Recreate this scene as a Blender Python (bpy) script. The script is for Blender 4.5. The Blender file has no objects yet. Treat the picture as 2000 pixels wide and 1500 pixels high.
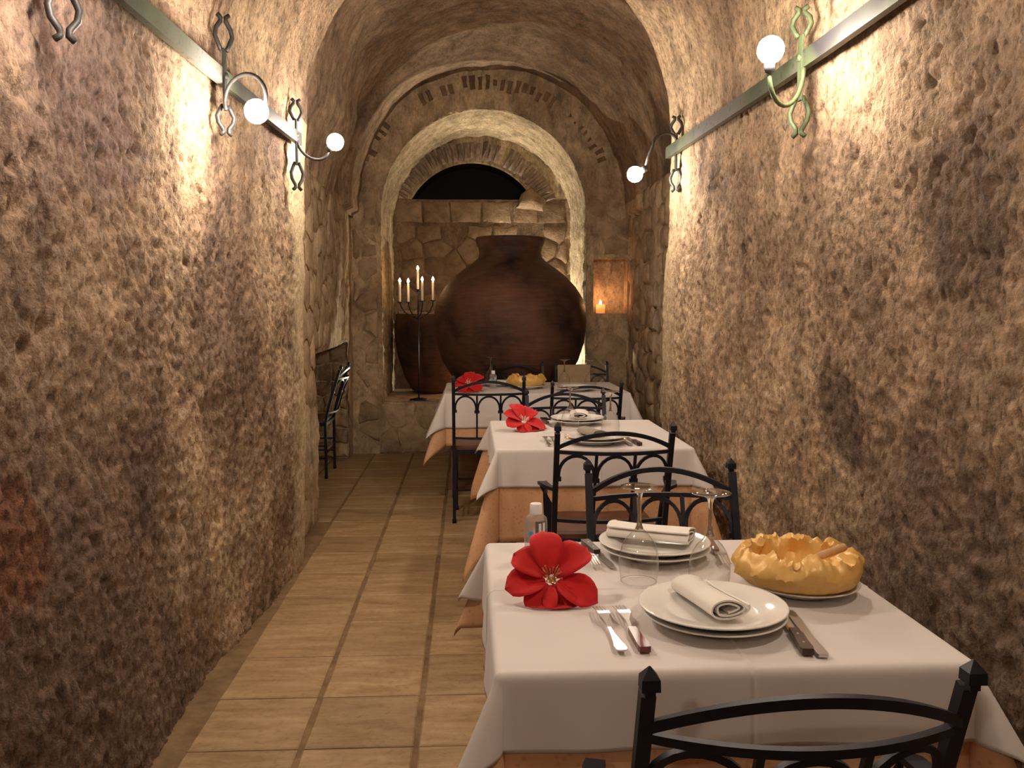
import bpy, bmesh, math, random
import numpy as np
from mathutils import Vector, Matrix

C = bpy.context.scene.collection
S = bpy.context.scene
PI = math.pi
rnd = random.Random(7)

# ------------------------------------------------------------------ camera, world, exposure
cam = bpy.data.cameras.new('camera'); cam_o = bpy.data.objects.new('camera', cam); C.objects.link(cam_o)
cam_o.location = (0, 0, 1.35)
cam_o.rotation_euler = (math.radians(90 - 5.0385), 0, math.radians(-2.8345))
cam.sensor_width = 36.0; cam.lens = 1690 / 2000 * 36.0; cam.clip_start = 0.05
S.camera = cam_o
W = bpy.data.worlds.new('world'); S.world = W; W.use_nodes = True
W.node_tree.nodes['Background'].inputs[0].default_value = (0.9, 0.62, 0.45, 1)
W.node_tree.nodes['Background'].inputs[1].default_value = 0.02
S.view_settings.view_transform = 'Standard'; S.view_settings.look = 'None'
S.view_settings.gamma = 1.0; S.view_settings.use_curve_mapping = False
S.view_settings.exposure = 0.0
BULB = 440.0                     # radiance of the wall-lamp bulbs
BULB_COL = (1.0, 0.845, 0.70)
FLAME = 60.0
FLOOD = 170.0
try:
    S.cycles.max_bounces = 8; S.cycles.transparent_max_bounces = 16
    S.cycles.sample_clamp_indirect = 6.0
except Exception:
    pass

# ------------------------------------------------------------------ numpy noise
_rs = np.random.RandomState(11)
_perm = np.concatenate([_rs.permutation(256)] * 3)
_g = _rs.normal(size=(256, 3)); _g /= np.linalg.norm(_g, axis=1)[:, None]

def pnoise(p):
    p = np.asarray(p, float); i = np.floor(p).astype(int); f = p - i; i &= 255
    u = f * f * f * (f * (f * 6 - 15) + 10)
    r = 0
    for dx in (0, 1):
        wx = u[..., 0] if dx else 1 - u[..., 0]
        for dy in (0, 1):
            wy = u[..., 1] if dy else 1 - u[..., 1]
            for dz in (0, 1):
                wz = u[..., 2] if dz else 1 - u[..., 2]
                h = _perm[_perm[_perm[i[..., 0] + dx] + i[..., 1] + dy] + i[..., 2] + dz]
                d = f - np.array([dx, dy, dz])
                r = r + wx * wy * wz * np.einsum('...k,...k->...', _g[h], d)
    return r * 1.5

def fbm(p, o=3, lac=2.1, gain=0.5):
    a, s, r = 1.0, 1.0, 0
    for k in range(o):
        r = r + a * pnoise(p * s + k * 17.3); a *= gain; s *= lac
    return r

# ------------------------------------------------------------------ materials
def mat(name):
    m = bpy.data.materials.new(name); m.use_nodes = True
    nt = m.node_tree; b = nt.nodes['Principled BSDF']
    return m, nt, b

def nd(nt, t, **kw):
    n = nt.nodes.new(t)
    for k, v in kw.items():
        if k.startswith('i_'): n.inputs[k[2:].replace('_', ' ')].default_value = v
        else: setattr(n, k, v)
    return n

def noise(nt, vec, scale, detail=4, rough=0.55, dist=0.0):
    n = nd(nt, 'ShaderNodeTexNoise')
    n.inputs['Scale'].default_value = scale; n.inputs['Detail'].default_value = detail
    n.inputs['Roughness'].default_value = rough; n.inputs['Distortion'].default_value = dist
    nt.links.new(vec, n.inputs['Vector']); return n.outputs['Fac']

def ramp(nt, fac, stops):
    n = nd(nt, 'ShaderNodeValToRGB'); e = n.color_ramp.elements
    while len(e) < len(stops): e.new(0.5)
    for k, (p, c) in enumerate(stops):
        e[k].position = p; e[k].color = tuple(c) + (1,) if len(c) == 3 else c
    nt.links.new(fac, n.inputs['Fac']); return n.outputs['Color']

def mix(nt, fac, a, b, mode='MIX'):
    n = nd(nt, 'ShaderNodeMix', data_type='RGBA', blend_type=mode)
    for sock, v in ((n.inputs[0], fac), (n.inputs[6], a), (n.inputs[7], b)):
        if hasattr(v, 'is_output'): nt.links.new(v, sock)
        elif isinstance(v, (int, float)): sock.default_value = v
        else: sock.default_value = tuple(v) + (1,)
    return n.outputs[2]

def bump(nt, b, h, strength=0.5, dist=0.01, prev=None):
    n = nd(nt, 'ShaderNodeBump'); n.inputs['Strength'].default_value = strength; n.inputs['Distance'].default_value = dist
    nt.links.new(h, n.inputs['Height'])
    if prev is not None: nt.links.new(prev, n.inputs['Normal'])
    nt.links.new(n.outputs['Normal'], b.inputs['Normal']); return n.outputs['Normal']

def coords(nt, sx=1, sy=1, sz=1):
    t = nd(nt, 'ShaderNodeTexCoord'); m = nd(nt, 'ShaderNodeMapping'); m.inputs['Scale'].default_value = (sx, sy, sz)
    nt.links.new(t.outputs['Object'], m.inputs['Vector']); return m.outputs['Vector']

G3 = lambda v: (v, v, v)

def rock_mat(name, dark, mid, light, stain, smooth_from=None, bumpk=1.0, spk=0.85, blot=()):
    m, nt, b = mat(name); b.inputs['Roughness'].default_value = 0.92
    b.inputs['Specular IOR Level'].default_value = 0.25
    v = coords(nt); vs = coords(nt, 1, 1, 0.55)
    big = noise(nt, v, 0.9, 5, 0.6, 0.3)
    col = ramp(nt, big, [(0.36, dark), (0.5, mid), (0.66, light)])
    med = noise(nt, vs, 8.0, 8, 0.72, 0.25)
    col = mix(nt, 1.0, col, ramp(nt, med, [(0.34, G3(0.5)), (0.5, G3(0.97)), (0.66, (1.4, 1.37, 1.32))]), 'MULTIPLY')
    fine = noise(nt, vs, 52, 6, 0.72)
    col = mix(nt, spk, col, ramp(nt, fine, [(0.37, G3(0.38)), (0.46, G3(0.92)), (0.6, G3(1.32))]), 'MULTIPLY')
    st = noise(nt, vs, 2.3, 5, 0.6, 0.6)
    col = mix(nt, ramp(nt, st, [(0.60, G3(0)), (0.68, G3(0.85))]), col, stain)
    for (cx, cy, cz, r0, c_) in blot:                # ragged stains and patches; the wide left one paints in the dim wall foot
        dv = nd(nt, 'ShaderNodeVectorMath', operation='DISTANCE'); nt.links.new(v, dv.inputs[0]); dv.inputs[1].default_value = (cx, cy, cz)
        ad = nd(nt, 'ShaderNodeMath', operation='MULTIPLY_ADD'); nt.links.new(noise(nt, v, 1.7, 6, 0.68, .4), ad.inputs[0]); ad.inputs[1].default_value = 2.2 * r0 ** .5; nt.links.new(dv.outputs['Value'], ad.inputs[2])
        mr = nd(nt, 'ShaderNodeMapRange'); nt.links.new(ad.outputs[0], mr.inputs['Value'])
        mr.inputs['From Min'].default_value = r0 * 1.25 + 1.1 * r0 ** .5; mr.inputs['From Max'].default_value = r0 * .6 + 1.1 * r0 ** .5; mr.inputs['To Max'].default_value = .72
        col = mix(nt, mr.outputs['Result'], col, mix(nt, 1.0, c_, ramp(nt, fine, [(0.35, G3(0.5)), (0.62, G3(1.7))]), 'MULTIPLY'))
    if smooth_from:                                  # paler smooth lime plaster on the corner of the passage
        sep = nd(nt, 'ShaderNodeSeparateXYZ'); nt.links.new(v, sep.inputs[0])
        ad = nd(nt, 'ShaderNodeMath', operation='MULTIPLY_ADD'); nt.links.new(noise(nt, v, 3.5, 5, 0.65), ad.inputs[0]); ad.inputs[1].default_value = 0.9
        nt.links.new(sep.outputs['Y'], ad.inputs[2])
        f = ramp(nt, ad.outputs[0], [(0.0, G3(0)), (1.0, G3(1))])
        mr = nd(nt, 'ShaderNodeMapRange'); nt.links.new(ad.outputs[0], mr.inputs['Value'])
        mr.inputs['From Min'].default_value = smooth_from; mr.inputs['From Max'].default_value = smooth_from + 0.22
        col = mix(nt, mr.outputs['Result'], col, mix(nt, 0.6, (0.50, 0.39, 0.23), ramp(nt, fine, [(0.35, (0.30, 0.22, 0.13)), (0.55, (0.62, 0.50, 0.32))])))
    nt.links.new(col, b.inputs['Base Color'])
    n1 = bump(nt, b, noise(nt, v, 34, 6, 0.66), 0.55 * bumpk, 0.03)
    bump(nt, b, noise(nt, v, 85, 4, 0.6), 0.5 * bumpk, 0.01, n1)
    return m

M = {}
M['rock'] = rock_mat('rough_plaster', (0.13, 0.085, 0.062), (0.27, 0.185, 0.12), (0.46, 0.34, 0.215), (0.075, 0.05, 0.042), 4.78, blot=((-1, 1.9, 0.2, 1.25, (0.085, 0.052, 0.043)), (-1, 2.35, 1.9, .28, (0.15, 0.10, 0.085)), (-0.97, 1.9, .82, .09, (0.15, 0.062, 0.034))))  # widest blotch paints the dimness of the low near wall; small ones are stains
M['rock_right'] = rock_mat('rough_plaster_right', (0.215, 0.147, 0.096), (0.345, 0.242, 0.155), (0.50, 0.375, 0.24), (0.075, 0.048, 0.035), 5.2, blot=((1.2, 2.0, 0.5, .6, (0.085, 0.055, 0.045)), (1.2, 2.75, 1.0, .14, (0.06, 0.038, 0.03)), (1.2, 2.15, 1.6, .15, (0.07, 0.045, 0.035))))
M['vault'] = rock_mat('vault_plaster', (0.20, 0.135, 0.09), (0.31, 0.215, 0.14), (0.42, 0.31, 0.20), (0.15, 0.10, 0.07), None, 0.6, 0.5)
M['back'] = rock_mat('mortar_plaster', (0.32, 0.225, 0.14), (0.46, 0.34, 0.21), (0.56, 0.43, 0.275), (0.28, 0.195, 0.12), None, 0.6, 0.4)
M['niche'] = rock_mat('lime_plaster', (0.30, 0.23, 0.15), (0.42, 0.33, 0.21), (0.55, 0.44, 0.29), (0.26, 0.19, 0.12), None, 1.0, 0.6)

M['soot'] = rock_mat('sooty_mortar', (0.15, 0.10, 0.065), (0.22, 0.155, 0.10), (0.30, 0.215, 0.14), (0.10, 0.07, 0.05), None, 0.8, 0.5)  # darker copy of the mortar, shadow of the recess put into its colour
def stone_mat(name, cols, bk=1.0):
    m, nt, b = mat(name); b.inputs['Roughness'].default_value = 0.9; b.inputs['Specular IOR Level'].default_value = 0.25
    v = coords(nt); oi = nd(nt, 'ShaderNodeObjectInfo')
    col = ramp(nt, oi.outputs['Random'], [(i / max(1, len(cols) - 1), c) for i, c in enumerate(cols)])
    col = mix(nt, 1.0, col, ramp(nt, noise(nt, v, 9, 6, 0.65), [(0.3, G3(0.55)), (0.5, G3(1)), (0.7, G3(1.3))]), 'MULTIPLY')
    nt.links.new(col, b.inputs['Base Color'])
    n1 = bump(nt, b, noise(nt, v, 16, 6, 0.65), 0.6 * bk, 0.03)
    bump(nt, b, noise(nt, v, 70, 4, 0.6), 0.5 * bk, 0.01, n1)
    return m
M['stone'] = stone_mat('rubble_stone', [(0.31, 0.22, 0.135), (0.42, 0.31, 0.19), (0.49, 0.365, 0.23), (0.36, 0.25, 0.155)])
M['soot_stone'] = stone_mat('sooty_stone', [(0.16, 0.105, 0.065), (0.24, 0.17, 0.105), (0.29, 0.21, 0.135), (0.20, 0.135, 0.085)])  # darker rubble stone, shadow of the recess mixed into its tones
M['brick'] = stone_mat('arch_brick', [(0.15, 0.09, 0.05), (0.24, 0.155, 0.09), (0.19, 0.12, 0.07)])
M['old_brick'] = stone_mat('old_brick', [(0.20, 0.14, 0.125), (0.29, 0.21, 0.18), (0.24, 0.17, 0.15)], 1.3)

def tile_mat():
    m, nt, b = mat('terracotta_tile'); b.inputs['Roughness'].default_value = 0.55
    v = coords(nt); oi = nd(nt, 'ShaderNodeObjectInfo')
    ad = nd(nt, 'ShaderNodeVectorMath', operation='ADD'); nt.links.new(v, ad.inputs[0])
    cm = nd(nt, 'ShaderNodeCombineXYZ'); mu = nd(nt, 'ShaderNodeMath', operation='MULTIPLY'); nt.links.new(oi.outputs['Random'], mu.inputs[0]); mu.inputs[1].default_value = 37
    nt.links.new(mu.outputs[0], cm.inputs[0]); nt.links.new(mu.outputs[0], cm.inputs[2]); nt.links.new(cm.outputs[0], ad.inputs[1])
    vv = ad.outputs[0]
    st = nd(nt, 'ShaderNodeMapping'); st.inputs['Scale'].default_value = (1, 4, 1); nt.links.new(vv, st.inputs['Vector'])
    col = ramp(nt, noise(nt, st.outputs[0], 4.5, 6, 0.62, 0.4), [(0.3, (0.24, 0.148, 0.068)), (0.5, (0.35, 0.232, 0.115)), (0.7, (0.43, 0.305, 0.165))])
    col = mix(nt, 1.0, col, ramp(nt, noise(nt, vv, 40, 5, 0.7), [(0.3, G3(0.72)), (0.45, G3(1)), (0.65, G3(1.08))]), 'MULTIPLY')
    hs = nd(nt, 'ShaderNodeHueSaturation'); nt.links.new(col, hs.inputs['Color'])
    mr = nd(nt, 'ShaderNodeMapRange'); nt.links.new(oi.outputs['Random'], mr.inputs['Value']); mr.inputs['To Min'].default_value = 0.86; mr.inputs['To Max'].default_value = 1.1
    nt.links.new(mr.outputs[0], hs.inputs['Value']); nt.links.new(hs.outputs[0], b.inputs['Base Color'])
    bump(nt, b, noise(nt, vv, 22, 5, 0.6), 0.25, 0.006)
    return m
M['tile'] = tile_mat()

def simple(name, col, rough=0.5, metal=0.0, var=None, bmp=None, spec=0.5, sheen=0):
    m, nt, b = mat(name); b.inputs['Roughness'].default_value = rough; b.inputs['Metallic'].default_value = metal
    b.inputs['Specular IOR Level'].default_value = spec
    b.inputs['Base Color'].default_value = tuple(col) + (1,)
    v = coords(nt)
    if var:
        sc, k = var
        c = ramp(nt, noise(nt, v, sc, 6, 0.62), [(0.32, tuple(x * (1 - k) for x in col)), (0.68, tuple(min(1, x * (1 + k)) for x in col))])
        nt.links.new(c, b.inputs['Base Color'])
    if bmp: bump(nt, b, noise(nt, v, bmp[0], 4, 0.6), bmp[1], bmp[2])
    if sheen: b.inputs['Sheen Weight'].default_value = sheen
    return m
M['grout'] = simple('grout', (0.20, 0.125, 0.06), 0.95, 0, (9, 0.35), (60, 0.5, 0.006))
M['iron'] = simple('black_iron', (0.008, 0.009, 0.018), 0.45, 0.0, (30, 0.3), (120, 0.15, 0.002), 0.35)
M['lamp_iron'] = simple('painted_iron', (0.022, 0.021, 0.020), 0.55, 0.1, (30, 0.4), (90, 0.3, 0.003))
M['cloth'] = simple('white_cotton', (0.66, 0.615, 0.59), 0.9, 0, (3, 0.03), (700, 0.12, 0.0006), 0.2, 0.2)
M['napkin'] = simple('napkin_cotton', (0.80, 0.77, 0.71), 0.9, 0, (5, 0.03), (500, 0.15, 0.0006), 0.2, 0.2)
M['napkin_grey'] = simple('grey_napkin_cotton', (0.30, 0.26, 0.22), 0.9, 0, (5, 0.03), (500, 0.15, 0.0006), 0.2, 0.2)
M['china'] = simple('white_china', (0.80, 0.79, 0.75), 0.12, 0, None, None, 0.5)
M['steel'] = simple('steel', (0.60, 0.585, 0.56), 0.28, 1.0)
M['red_wood'] = simple('dark_red_wood', (0.13, 0.018, 0.012), 0.3, 0, (25, 0.35))
M['dark_wood'] = simple('dark_brown_wood', (0.06, 0.028, 0.02), 0.35, 0, (25, 0.35))
M['seat_wood'] = simple('seat_wood', (0.12, 0.048, 0.026), 0.45, 0, (12, 0.3))
M['table_wood'] = simple('table_wood', (0.12, 0.07, 0.04), 0.6, 0, (12, 0.3))
M['board'] = simple('light_brown_board', (0.36, 0.24, 0.13), 0.6, 0, (12, 0.15))
M['petal'] = simple('red_petal', (0.52, 0.008, 0.01), 0.75, 0, (20, 0.12), (60, 0.2, 0.002), 0.25, 0.15)
M['stamen'] = simple('gold_stamen', (0.55, 0.33, 0.13), 0.35, 0.5)
M['stamen_white'] = simple('pale_stamen', (0.8, 0.72, 0.6), 0.5, 0.0)
M['stem'] = simple('stem_green', (0.03, 0.03, 0.02), 0.6)
M['paper'] = simple('gold_paper', (0.74, 0.45, 0.13), 0.40, 0.1, (12, 0.10), (28, 0.3, 0.006))
M['bread'] = simple('bread_crust', (0.55, 0.34, 0.16), 0.8, 0, (30, 0.2))
M['cap'] = simple('white_plastic', (0.82, 0.81, 0.80), 0.4)
M['label_dark'] = simple('label_grey', (0.12, 0.10, 0.09), 0.5, 0, (60, 0.5))
M['label_white'] = simple('label_white', (0.7, 0.68, 0.66), 0.5)
M['dot'] = simple('blue_dot', (0.06, 0.28, 0.60), 0.5)
M['candle'] = simple('candle_wax', (0.88, 0.80, 0.72), 0.5)
def wax_mat():
    m, nt, b = mat('translucent_wax'); b.inputs['Base Color'].default_value = (.85, .72, .55, 1); b.inputs['Roughness'].default_value = .6
    tr = nd(nt, 'ShaderNodeBsdfTranslucent'); tr.inputs[0].default_value = (.9, .75, .55, 1); mx = nd(nt, 'ShaderNodeMixShader'); mx.inputs[0].default_value = .65
    nt.links.new(b.outputs[0], mx.inputs[1]); nt.links.new(tr.outputs[0], mx.inputs[2]); nt.links.new(mx.outputs[0], nt.nodes['Material Output'].inputs[0]); return m
M['wax'] = wax_mat()
M['void'] = simple('black_soot', (0.006, 0.006, 0.011), 0.9)  # darkness of the unlit opening put into its colour
M['socket'] = simple('dark_socket', (0.03, 0.03, 0.03), 0.5)

def orange_mat():
    m, nt, b = mat('peach_damask'); b.inputs['Roughness'].default_value = 0.8; b.inputs['Specular IOR Level'].default_value = 0.25
    v = coords(nt)
    vo = nd(nt, 'ShaderNodeTexVoronoi'); vo.inputs['Scale'].default_value = 55; nt.links.new(v, vo.inputs['Vector'])
    c = ramp(nt, noise(nt, v, 5, 5, 0.6), [(0.3, (0.60, 0.34, 0.18)), (0.7, (0.72, 0.43, 0.245))])
    c = mix(nt, ramp(nt, vo.outputs['Distance'], [(0.15, G3(0.55)), (0.32, G3(0))]), c, (0.48, 0.25, 0.12))
    nt.links.new(c, b.inputs['Base Color']); bump(nt, b, noise(nt, v, 500, 3), 0.12, 0.0006); return m
M['orange'] = orange_mat()

def jar_mat():
    m, nt, b = mat('dark_clay'); b.inputs['Roughness'].default_value = 0.62; b.inputs['Specular IOR Level'].default_value = 0.3
    v = coords(nt); vz = coords(nt, 1, 1, 9)
    c = ramp(nt, noise(nt, v, 2.0, 5, 0.6, 0.3), [(0.34, (0.022, 0.013, 0.012)), (0.5, (0.105, 0.048, 0.03)), (0.68, (0.17, 0.078, 0.046))])
    c = mix(nt, 0.6, c, ramp(nt, noise(nt, vz, 5, 5, 0.6), [(0.3, G3(0.6)), (0.7, G3(1.25))]), 'MULTIPLY')
    nt.links.new(c, b.inputs['Base Color'])
    n1 = bump(nt, b, noise(nt, vz, 9, 4, 0.6), 0.3, 0.01); bump(nt, b, noise(nt, v, 60, 4, 0.6), 0.2, 0.004, n1); return m
M['clay'] = jar_mat()

def rail_mat():
    m, nt, b = mat('worn_painted_steel'); b.inputs['Roughness'].default_value = 0.5
    v = coords(nt)
    c = ramp(nt, noise(nt, v, 1.1, 3, 0.5), [(0.47, (0.016, 0.015, 0.018)), (0.54, (0.06, 0.08, 0.04)), (0.64, (0.13, 0.125, 0.12))])
    c = mix(nt, ramp(nt, noise(nt, v, 38, 6, 0.7), [(0.58, G3(0)), (0.64, G3(1))]), c, (0.03, 0.025, 0.02))
    nt.links.new(c, b.inputs['Base Color']); bump(nt, b, noise(nt, v, 40, 5, 0.65), 0.3, 0.003); return m
M['rail'] = rail_mat()
M['green_iron'] = simple('green_painted_iron', (0.075, 0.10, 0.045), 0.55, 0.0, (30, 0.3), (90, 0.3, 0.003))

def emit(name, col, s):
    m, nt, b = mat(name); nt.nodes.remove(b)
    e = nd(nt, 'ShaderNodeEmission'); e.inputs[0].default_value = tuple(col) + (1,); e.inputs[1].default_value = s
    nt.links.new(e.outputs[0], nt.nodes['Material Output'].inputs[0]); return m
M['bulb'] = emit('lit_bulb', BULB_COL, BULB)
M['flame'] = emit('candle_flame', (1.0, 0.55, 0.22), FLAME)
M['niche_flame'] = emit('niche_flame', (1.0, 0.46, 0.20), FLAME * 5.0)

def thin_glass(name, tint=(1, 1, 1), edge=0.75, body=0.0):
    m, nt, b = mat(name); nt.nodes.remove(b)
    lw = nd(nt, 'ShaderNodeLayerWeight'); lw.inputs['Blend'].default_value = 0.5
    t = nd(nt, 'ShaderNodeBsdfTransparent')
    nt.links.new(ramp(nt, lw.outputs['Facing'], [(0.0, tint), (0.55, tuple(x * .93 for x in tint)), (0.85, tuple(x * .82 for x in tint)), (1.0, tuple(x * .6 for x in tint))]), t.inputs[0])
    g = nd(nt, 'ShaderNodeBsdfGlossy'); g.inputs['Roughness'].default_value = 0.025; g.inputs[0].default_value = (1, 1, 1, 1)
    r = ramp(nt, lw.outputs['Facing'], [(0.0, G3(0.06)), (0.5, G3(0.13)), (0.8, G3(0.32)), (1.0, G3(edge))])
    mx = nd(nt, 'ShaderNodeMixShader'); nt.links.new(r, mx.inputs[0]); nt.links.new(t.outputs[0], mx.inputs[1]); nt.links.new(g.outputs[0], mx.inputs[2])
    out = mx.outputs[0]
    if body:
        df = nd(nt, 'ShaderNodeBsdfDiffuse'); df.inputs[0].default_value = (.8, .79, .77, 1); m2 = nd(nt, 'ShaderNodeMixShader'); m2.inputs[0].default_value = body
        nt.links.new(out, m2.inputs[1]); nt.links.new(df.outputs[0], m2.inputs[2]); out = m2.outputs[0]
    nt.links.new(out, nt.nodes['Material Output'].inputs[0]); return m
def solid_glass(name):
    m, nt, b = mat(name); b.inputs['Transmission Weight'].default_value = 1.0; b.inputs['Roughness'].default_value = 0.0; b.inputs['IOR'].default_value = 1.48
    b.inputs['Base Color'].default_value = (.98, .98, .97, 1); return m
M['stem_glass'] = solid_glass('stem_glass')
M['glass'] = thin_glass('thin_glass', (0.97, 0.97, 0.96))
M['gel'] = thin_glass('clear_plastic', (0.86, 0.85, 0.83), 0.5, 0.16)

# ------------------------------------------------------------------ mesh helpers
class MB:
    def __init__(s): s.v, s.f = [], []
    def add(s, vs, fs):
        o = len(s.v); s.v += [tuple(map(float, p)) for p in vs]; s.f += [tuple(i + o for i in f) for f in fs]
    def box(s, c, d, rot=None):
        x, y, z = (k / 2 for k in d); R = rot or Matrix.Identity(3)
        vs = [Vector(c) + R @ Vector((a * x, b * y, e * z)) for a in (-1, 1) for b in (-1, 1) for e in (-1, 1)]
        s.add(vs, [(0, 1, 3, 2), (4, 6, 7, 5), (0, 4, 5, 1), (2, 3, 7, 6), (0, 2, 6, 4), (1, 5, 7, 3)])
    def grid(s, P, closed_u=False):
        n, m = P.shape[:2]; o = len(s.v); s.v += [tuple(p) for p in P.reshape(-1, 3).tolist()]
        for i in range(n - 1):
            for j in range(m - (0 if closed_u else 1)):
                k = (j + 1) % m
                s.f.append((o + i * m + j, o + i * m + k, o + (i + 1) * m + k, o + (i + 1) * m + j))
    def sweep(s, path, section, up=(0, 0, 1), cap=True, scale=None):
        path = [Vector(p) for p in path]; n = len(section); rings = []
        for i, p in enumerate(path):
            t = (path[min(i + 1, len(path) - 1)] - path[max(i - 1, 0)]).normalized()
            u = Vector(up); side = t.cross(u)
            if side.length < 1e-3: side = t.cross(Vector((0, 1, 0)))
            side.normalize(); u = side.cross(t).normalized(); k = scale[i] if scale else 1
            rings.append([p + side * a * k + u * b * k for a, b in section])
        fs = [(i * n + j, i * n + (j + 1) % n, (i + 1) * n + (j + 1) % n, (i + 1) * n + j) for i in range(len(path) - 1) for j in range(n)]
        if cap: fs += [tuple(range(n))[::-1], tuple((len(path) - 1) * n + j for j in range(n))]
        s.add([q for r in rings for q in r], fs)
    def bar(s, path, w, h, up=(0, 0, 1)):
        s.sweep(path, [(-w / 2, -h / 2), (w / 2, -h / 2), (w / 2, h / 2), (-w / 2, h / 2)], up)
    def tube(s, path, r, n=8, up=(0, 0, 1), scale=None):
        s.sweep(path, [(r * math.cos(2 * PI * k / n), r * math.sin(2 * PI * k / n)) for k in range(n)], up, True, scale)
    def lathe(s, prof, n=32, c=(0, 0, 0), sy=1.0, jit=None):
        vs = []
        for k, (r, z) in enumerate(prof):
            for j in range(n):
                a = 2 * PI * j / n; rr = r * (jit(a, k) if jit else 1)
                vs.append((c[0] + rr * math.cos(a), c[1] + rr * math.sin(a) * sy, c[2] + z))
        fs = [(i * n + j, i * n + (j + 1) % n, (i + 1) * n + (j + 1) % n, (i + 1) * n + j) for i in range(len(prof) - 1) for j in range(n)]
        s.add(vs, fs)
    def cap(s, r, z, n, c=(0, 0, 0), flip=False):
        vs = [(c[0] + r * math.cos(2 * PI * j / n), c[1] + r * math.sin(2 * PI * j / n), c[2] + z) for j in range(n)]
        s.add(vs, [tuple(range(n))[::-1] if flip else tuple(range(n))])
    def build(s, name, m, parent=None, smooth=False, fix=True):
        me = bpy.data.meshes.new(name); me.from_pydata(s.v, [], s.f)
        if fix:
            bm = bmesh.new(); bm.from_mesh(me); bmesh.ops.recalc_face_normals(bm, faces=bm.faces); bm.to_mesh(me); bm.free()
        if smooth:
            me.polygons.foreach_set('use_smooth', [True] * len(me.polygons))
        me.materials.append(M[m] if isinstance(m, str) else m); me.update()
        o = bpy.data.objects.new(name, me); C.objects.link(o)
        if parent: o.parent = parent
        return o

def auto(o, deg=35):
    me = o.data; me.polygons.foreach_set('use_smooth', [True] * len(me.polygons))
    me.set_sharp_from_angle(angle=math.radians(deg)); return o

def tag(o, label=None, cat=None, group=None, kind=None):
    for k, v in (('label', label), ('category', cat), ('group', group), ('kind', kind)):
        if v: o[k] = v
    return o

def thing(name, label, cat, loc=(0, 0, 0), rz=0, group=None):
    o = bpy.data.objects.new(name, None); o.empty_display_size = 0.1; C.objects.link(o); o.location = loc; o.rotation_euler = (0, 0, rz)
    return tag(o, label, cat, group)

def dup(o, loc=None, rz=None, label=None, group=None, parent=None):
    c = o.copy(); C.objects.link(c)
    if not parent: c.scale = (1, 1, 1)
    if parent: c.parent = parent
    if loc is not None: c.location = loc
    if rz is not None: c.rotation_euler = (0, 0, rz)
    if label: c['label'] = label
    if group: c['group'] = group
    for ch in list(o.children): dup(ch, parent=c)
    return c

def struct(o): o['kind'] = 'structure'; return o

def np_mesh(name, P, m, smooth=True, flip=False, parent=None, mask=None):
    """grid of points P[n,m,3] -> mesh object"""
    n, k = P.shape[:2]
    idx = np.arange(n * k).reshape(n, k)
    q = np.stack([idx[:-1, :-1], idx[:-1, 1:], idx[1:, 1:], idx[1:, :-1]], -1)
    q = q[mask] if mask is not None else q.reshape(-1, 4)
    if flip: q = q[:, ::-1]
    me = bpy.data.meshes.new(name); nf = len(q)
    me.vertices.add(n * k); me.vertices.foreach_set('co', P.reshape(-1).astype(np.float32))
    me.loops.add(nf * 4); me.loops.foreach_set('vertex_index', q.reshape(-1).astype(np.int32))
    me.polygons.add(nf); me.polygons.foreach_set('loop_start', np.arange(0, nf * 4, 4, dtype=np.int32))
    if smooth: me.polygons.foreach_set('use_smooth', np.ones(nf, bool))
    me.update(calc_edges=True); me.validate()
    me.materials.append(M[m]); o = bpy.data.objects.new(name, me); C.objects.link(o)
    if parent: o.parent = parent
    return o

def rock_disp(p, k=1.0):
    big = pnoise(p * 0.9 + 3.1) * 0.035 + pnoise(p * 2.7 + 9.2) * 0.018
    mid = fbm(p * 9.0 + 1.7, 2) * 0.0065
    n = fbm(p * np.array([38.0, 40.0, 29.0]) + 5.5, 2, 2.0, 0.7)
    pits = -np.maximum(0, pnoise(p * 23.0 + 40.0) - 0.30) * 0.035
    return big + k * (mid + n * 0.0095 + pits)

# ------------------------------------------------------------------ the passage: walls and vault in one sweep, cut into three
ZS = 2.32
def XL(y): return np.interp(y, [-2, 2, 3.3, 4.65], [-1.0, -0.975, -0.945, -0.88])
def XR(y): return np.interp(y, [-2, 1, 3, 5.06], [1.2, 1.2, 1.19, 1.118])
nz, na = 230, 190
zz = np.linspace(-0.03, ZS, nz)
t_all = np.linspace(0, 1, 2 * nz + na - 1)
ys = np.concatenate([np.arange(-2.0, 1.2, 0.06), np.arange(1.2, 4.999, 0.0102), [5.0]])
yk = (ys + 2.0) / 7.0
rows = [(k, 0.0, 0.0) for k in yk]
for a in (20, 40, 60, 80, 90):
    rows.append((1.0, 0.045 * math.sin(math.radians(a)), 0.045 * (1 - math.cos(math.radians(a)))))
for o in (0.06, 0.09, 0.13, 0.2, 0.3, 0.42, 0.55): rows.append((1.0, 0.045, o))
rows = np.array(rows)
yend = 4.60 + 0.41 * t_all + 0.035 * pnoise(np.stack([t_all * 60, t_all * 0 + 3.3, t_all * 0 + .7], -1)) * (t_all > 0.5)
Y = -2.0 + rows[:, :1] * (yend[None, :] + 2.0) + rows[:, 1:2]
O = rows[:, 2:3] + 0 * Y
xl, xr = XL(np.minimum(Y, 4.65)), XR(np.minimum(Y, 5.06))
cx, rad = (xl + xr) / 2, (xr - xl) / 2
ang = PI - PI * np.arange(1, na) / na
X = np.empty_like(Y); Z = np.empty_like(Y); NX = np.zeros_like(Y); NZ = np.zeros_like(Y)
X[:, :nz] = xl[:, :nz]; Z[:, :nz] = zz; NX[:, :nz] = 1
sl = slice(nz, nz + na - 1)
X[:, sl] = cx[:, sl] + rad[:, sl] * np.cos(ang); Z[:, sl] = ZS + rad[:, sl] * np.sin(ang); NX[:, sl] = -np.cos(ang); NZ[:, sl] = -np.sin(ang)
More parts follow.
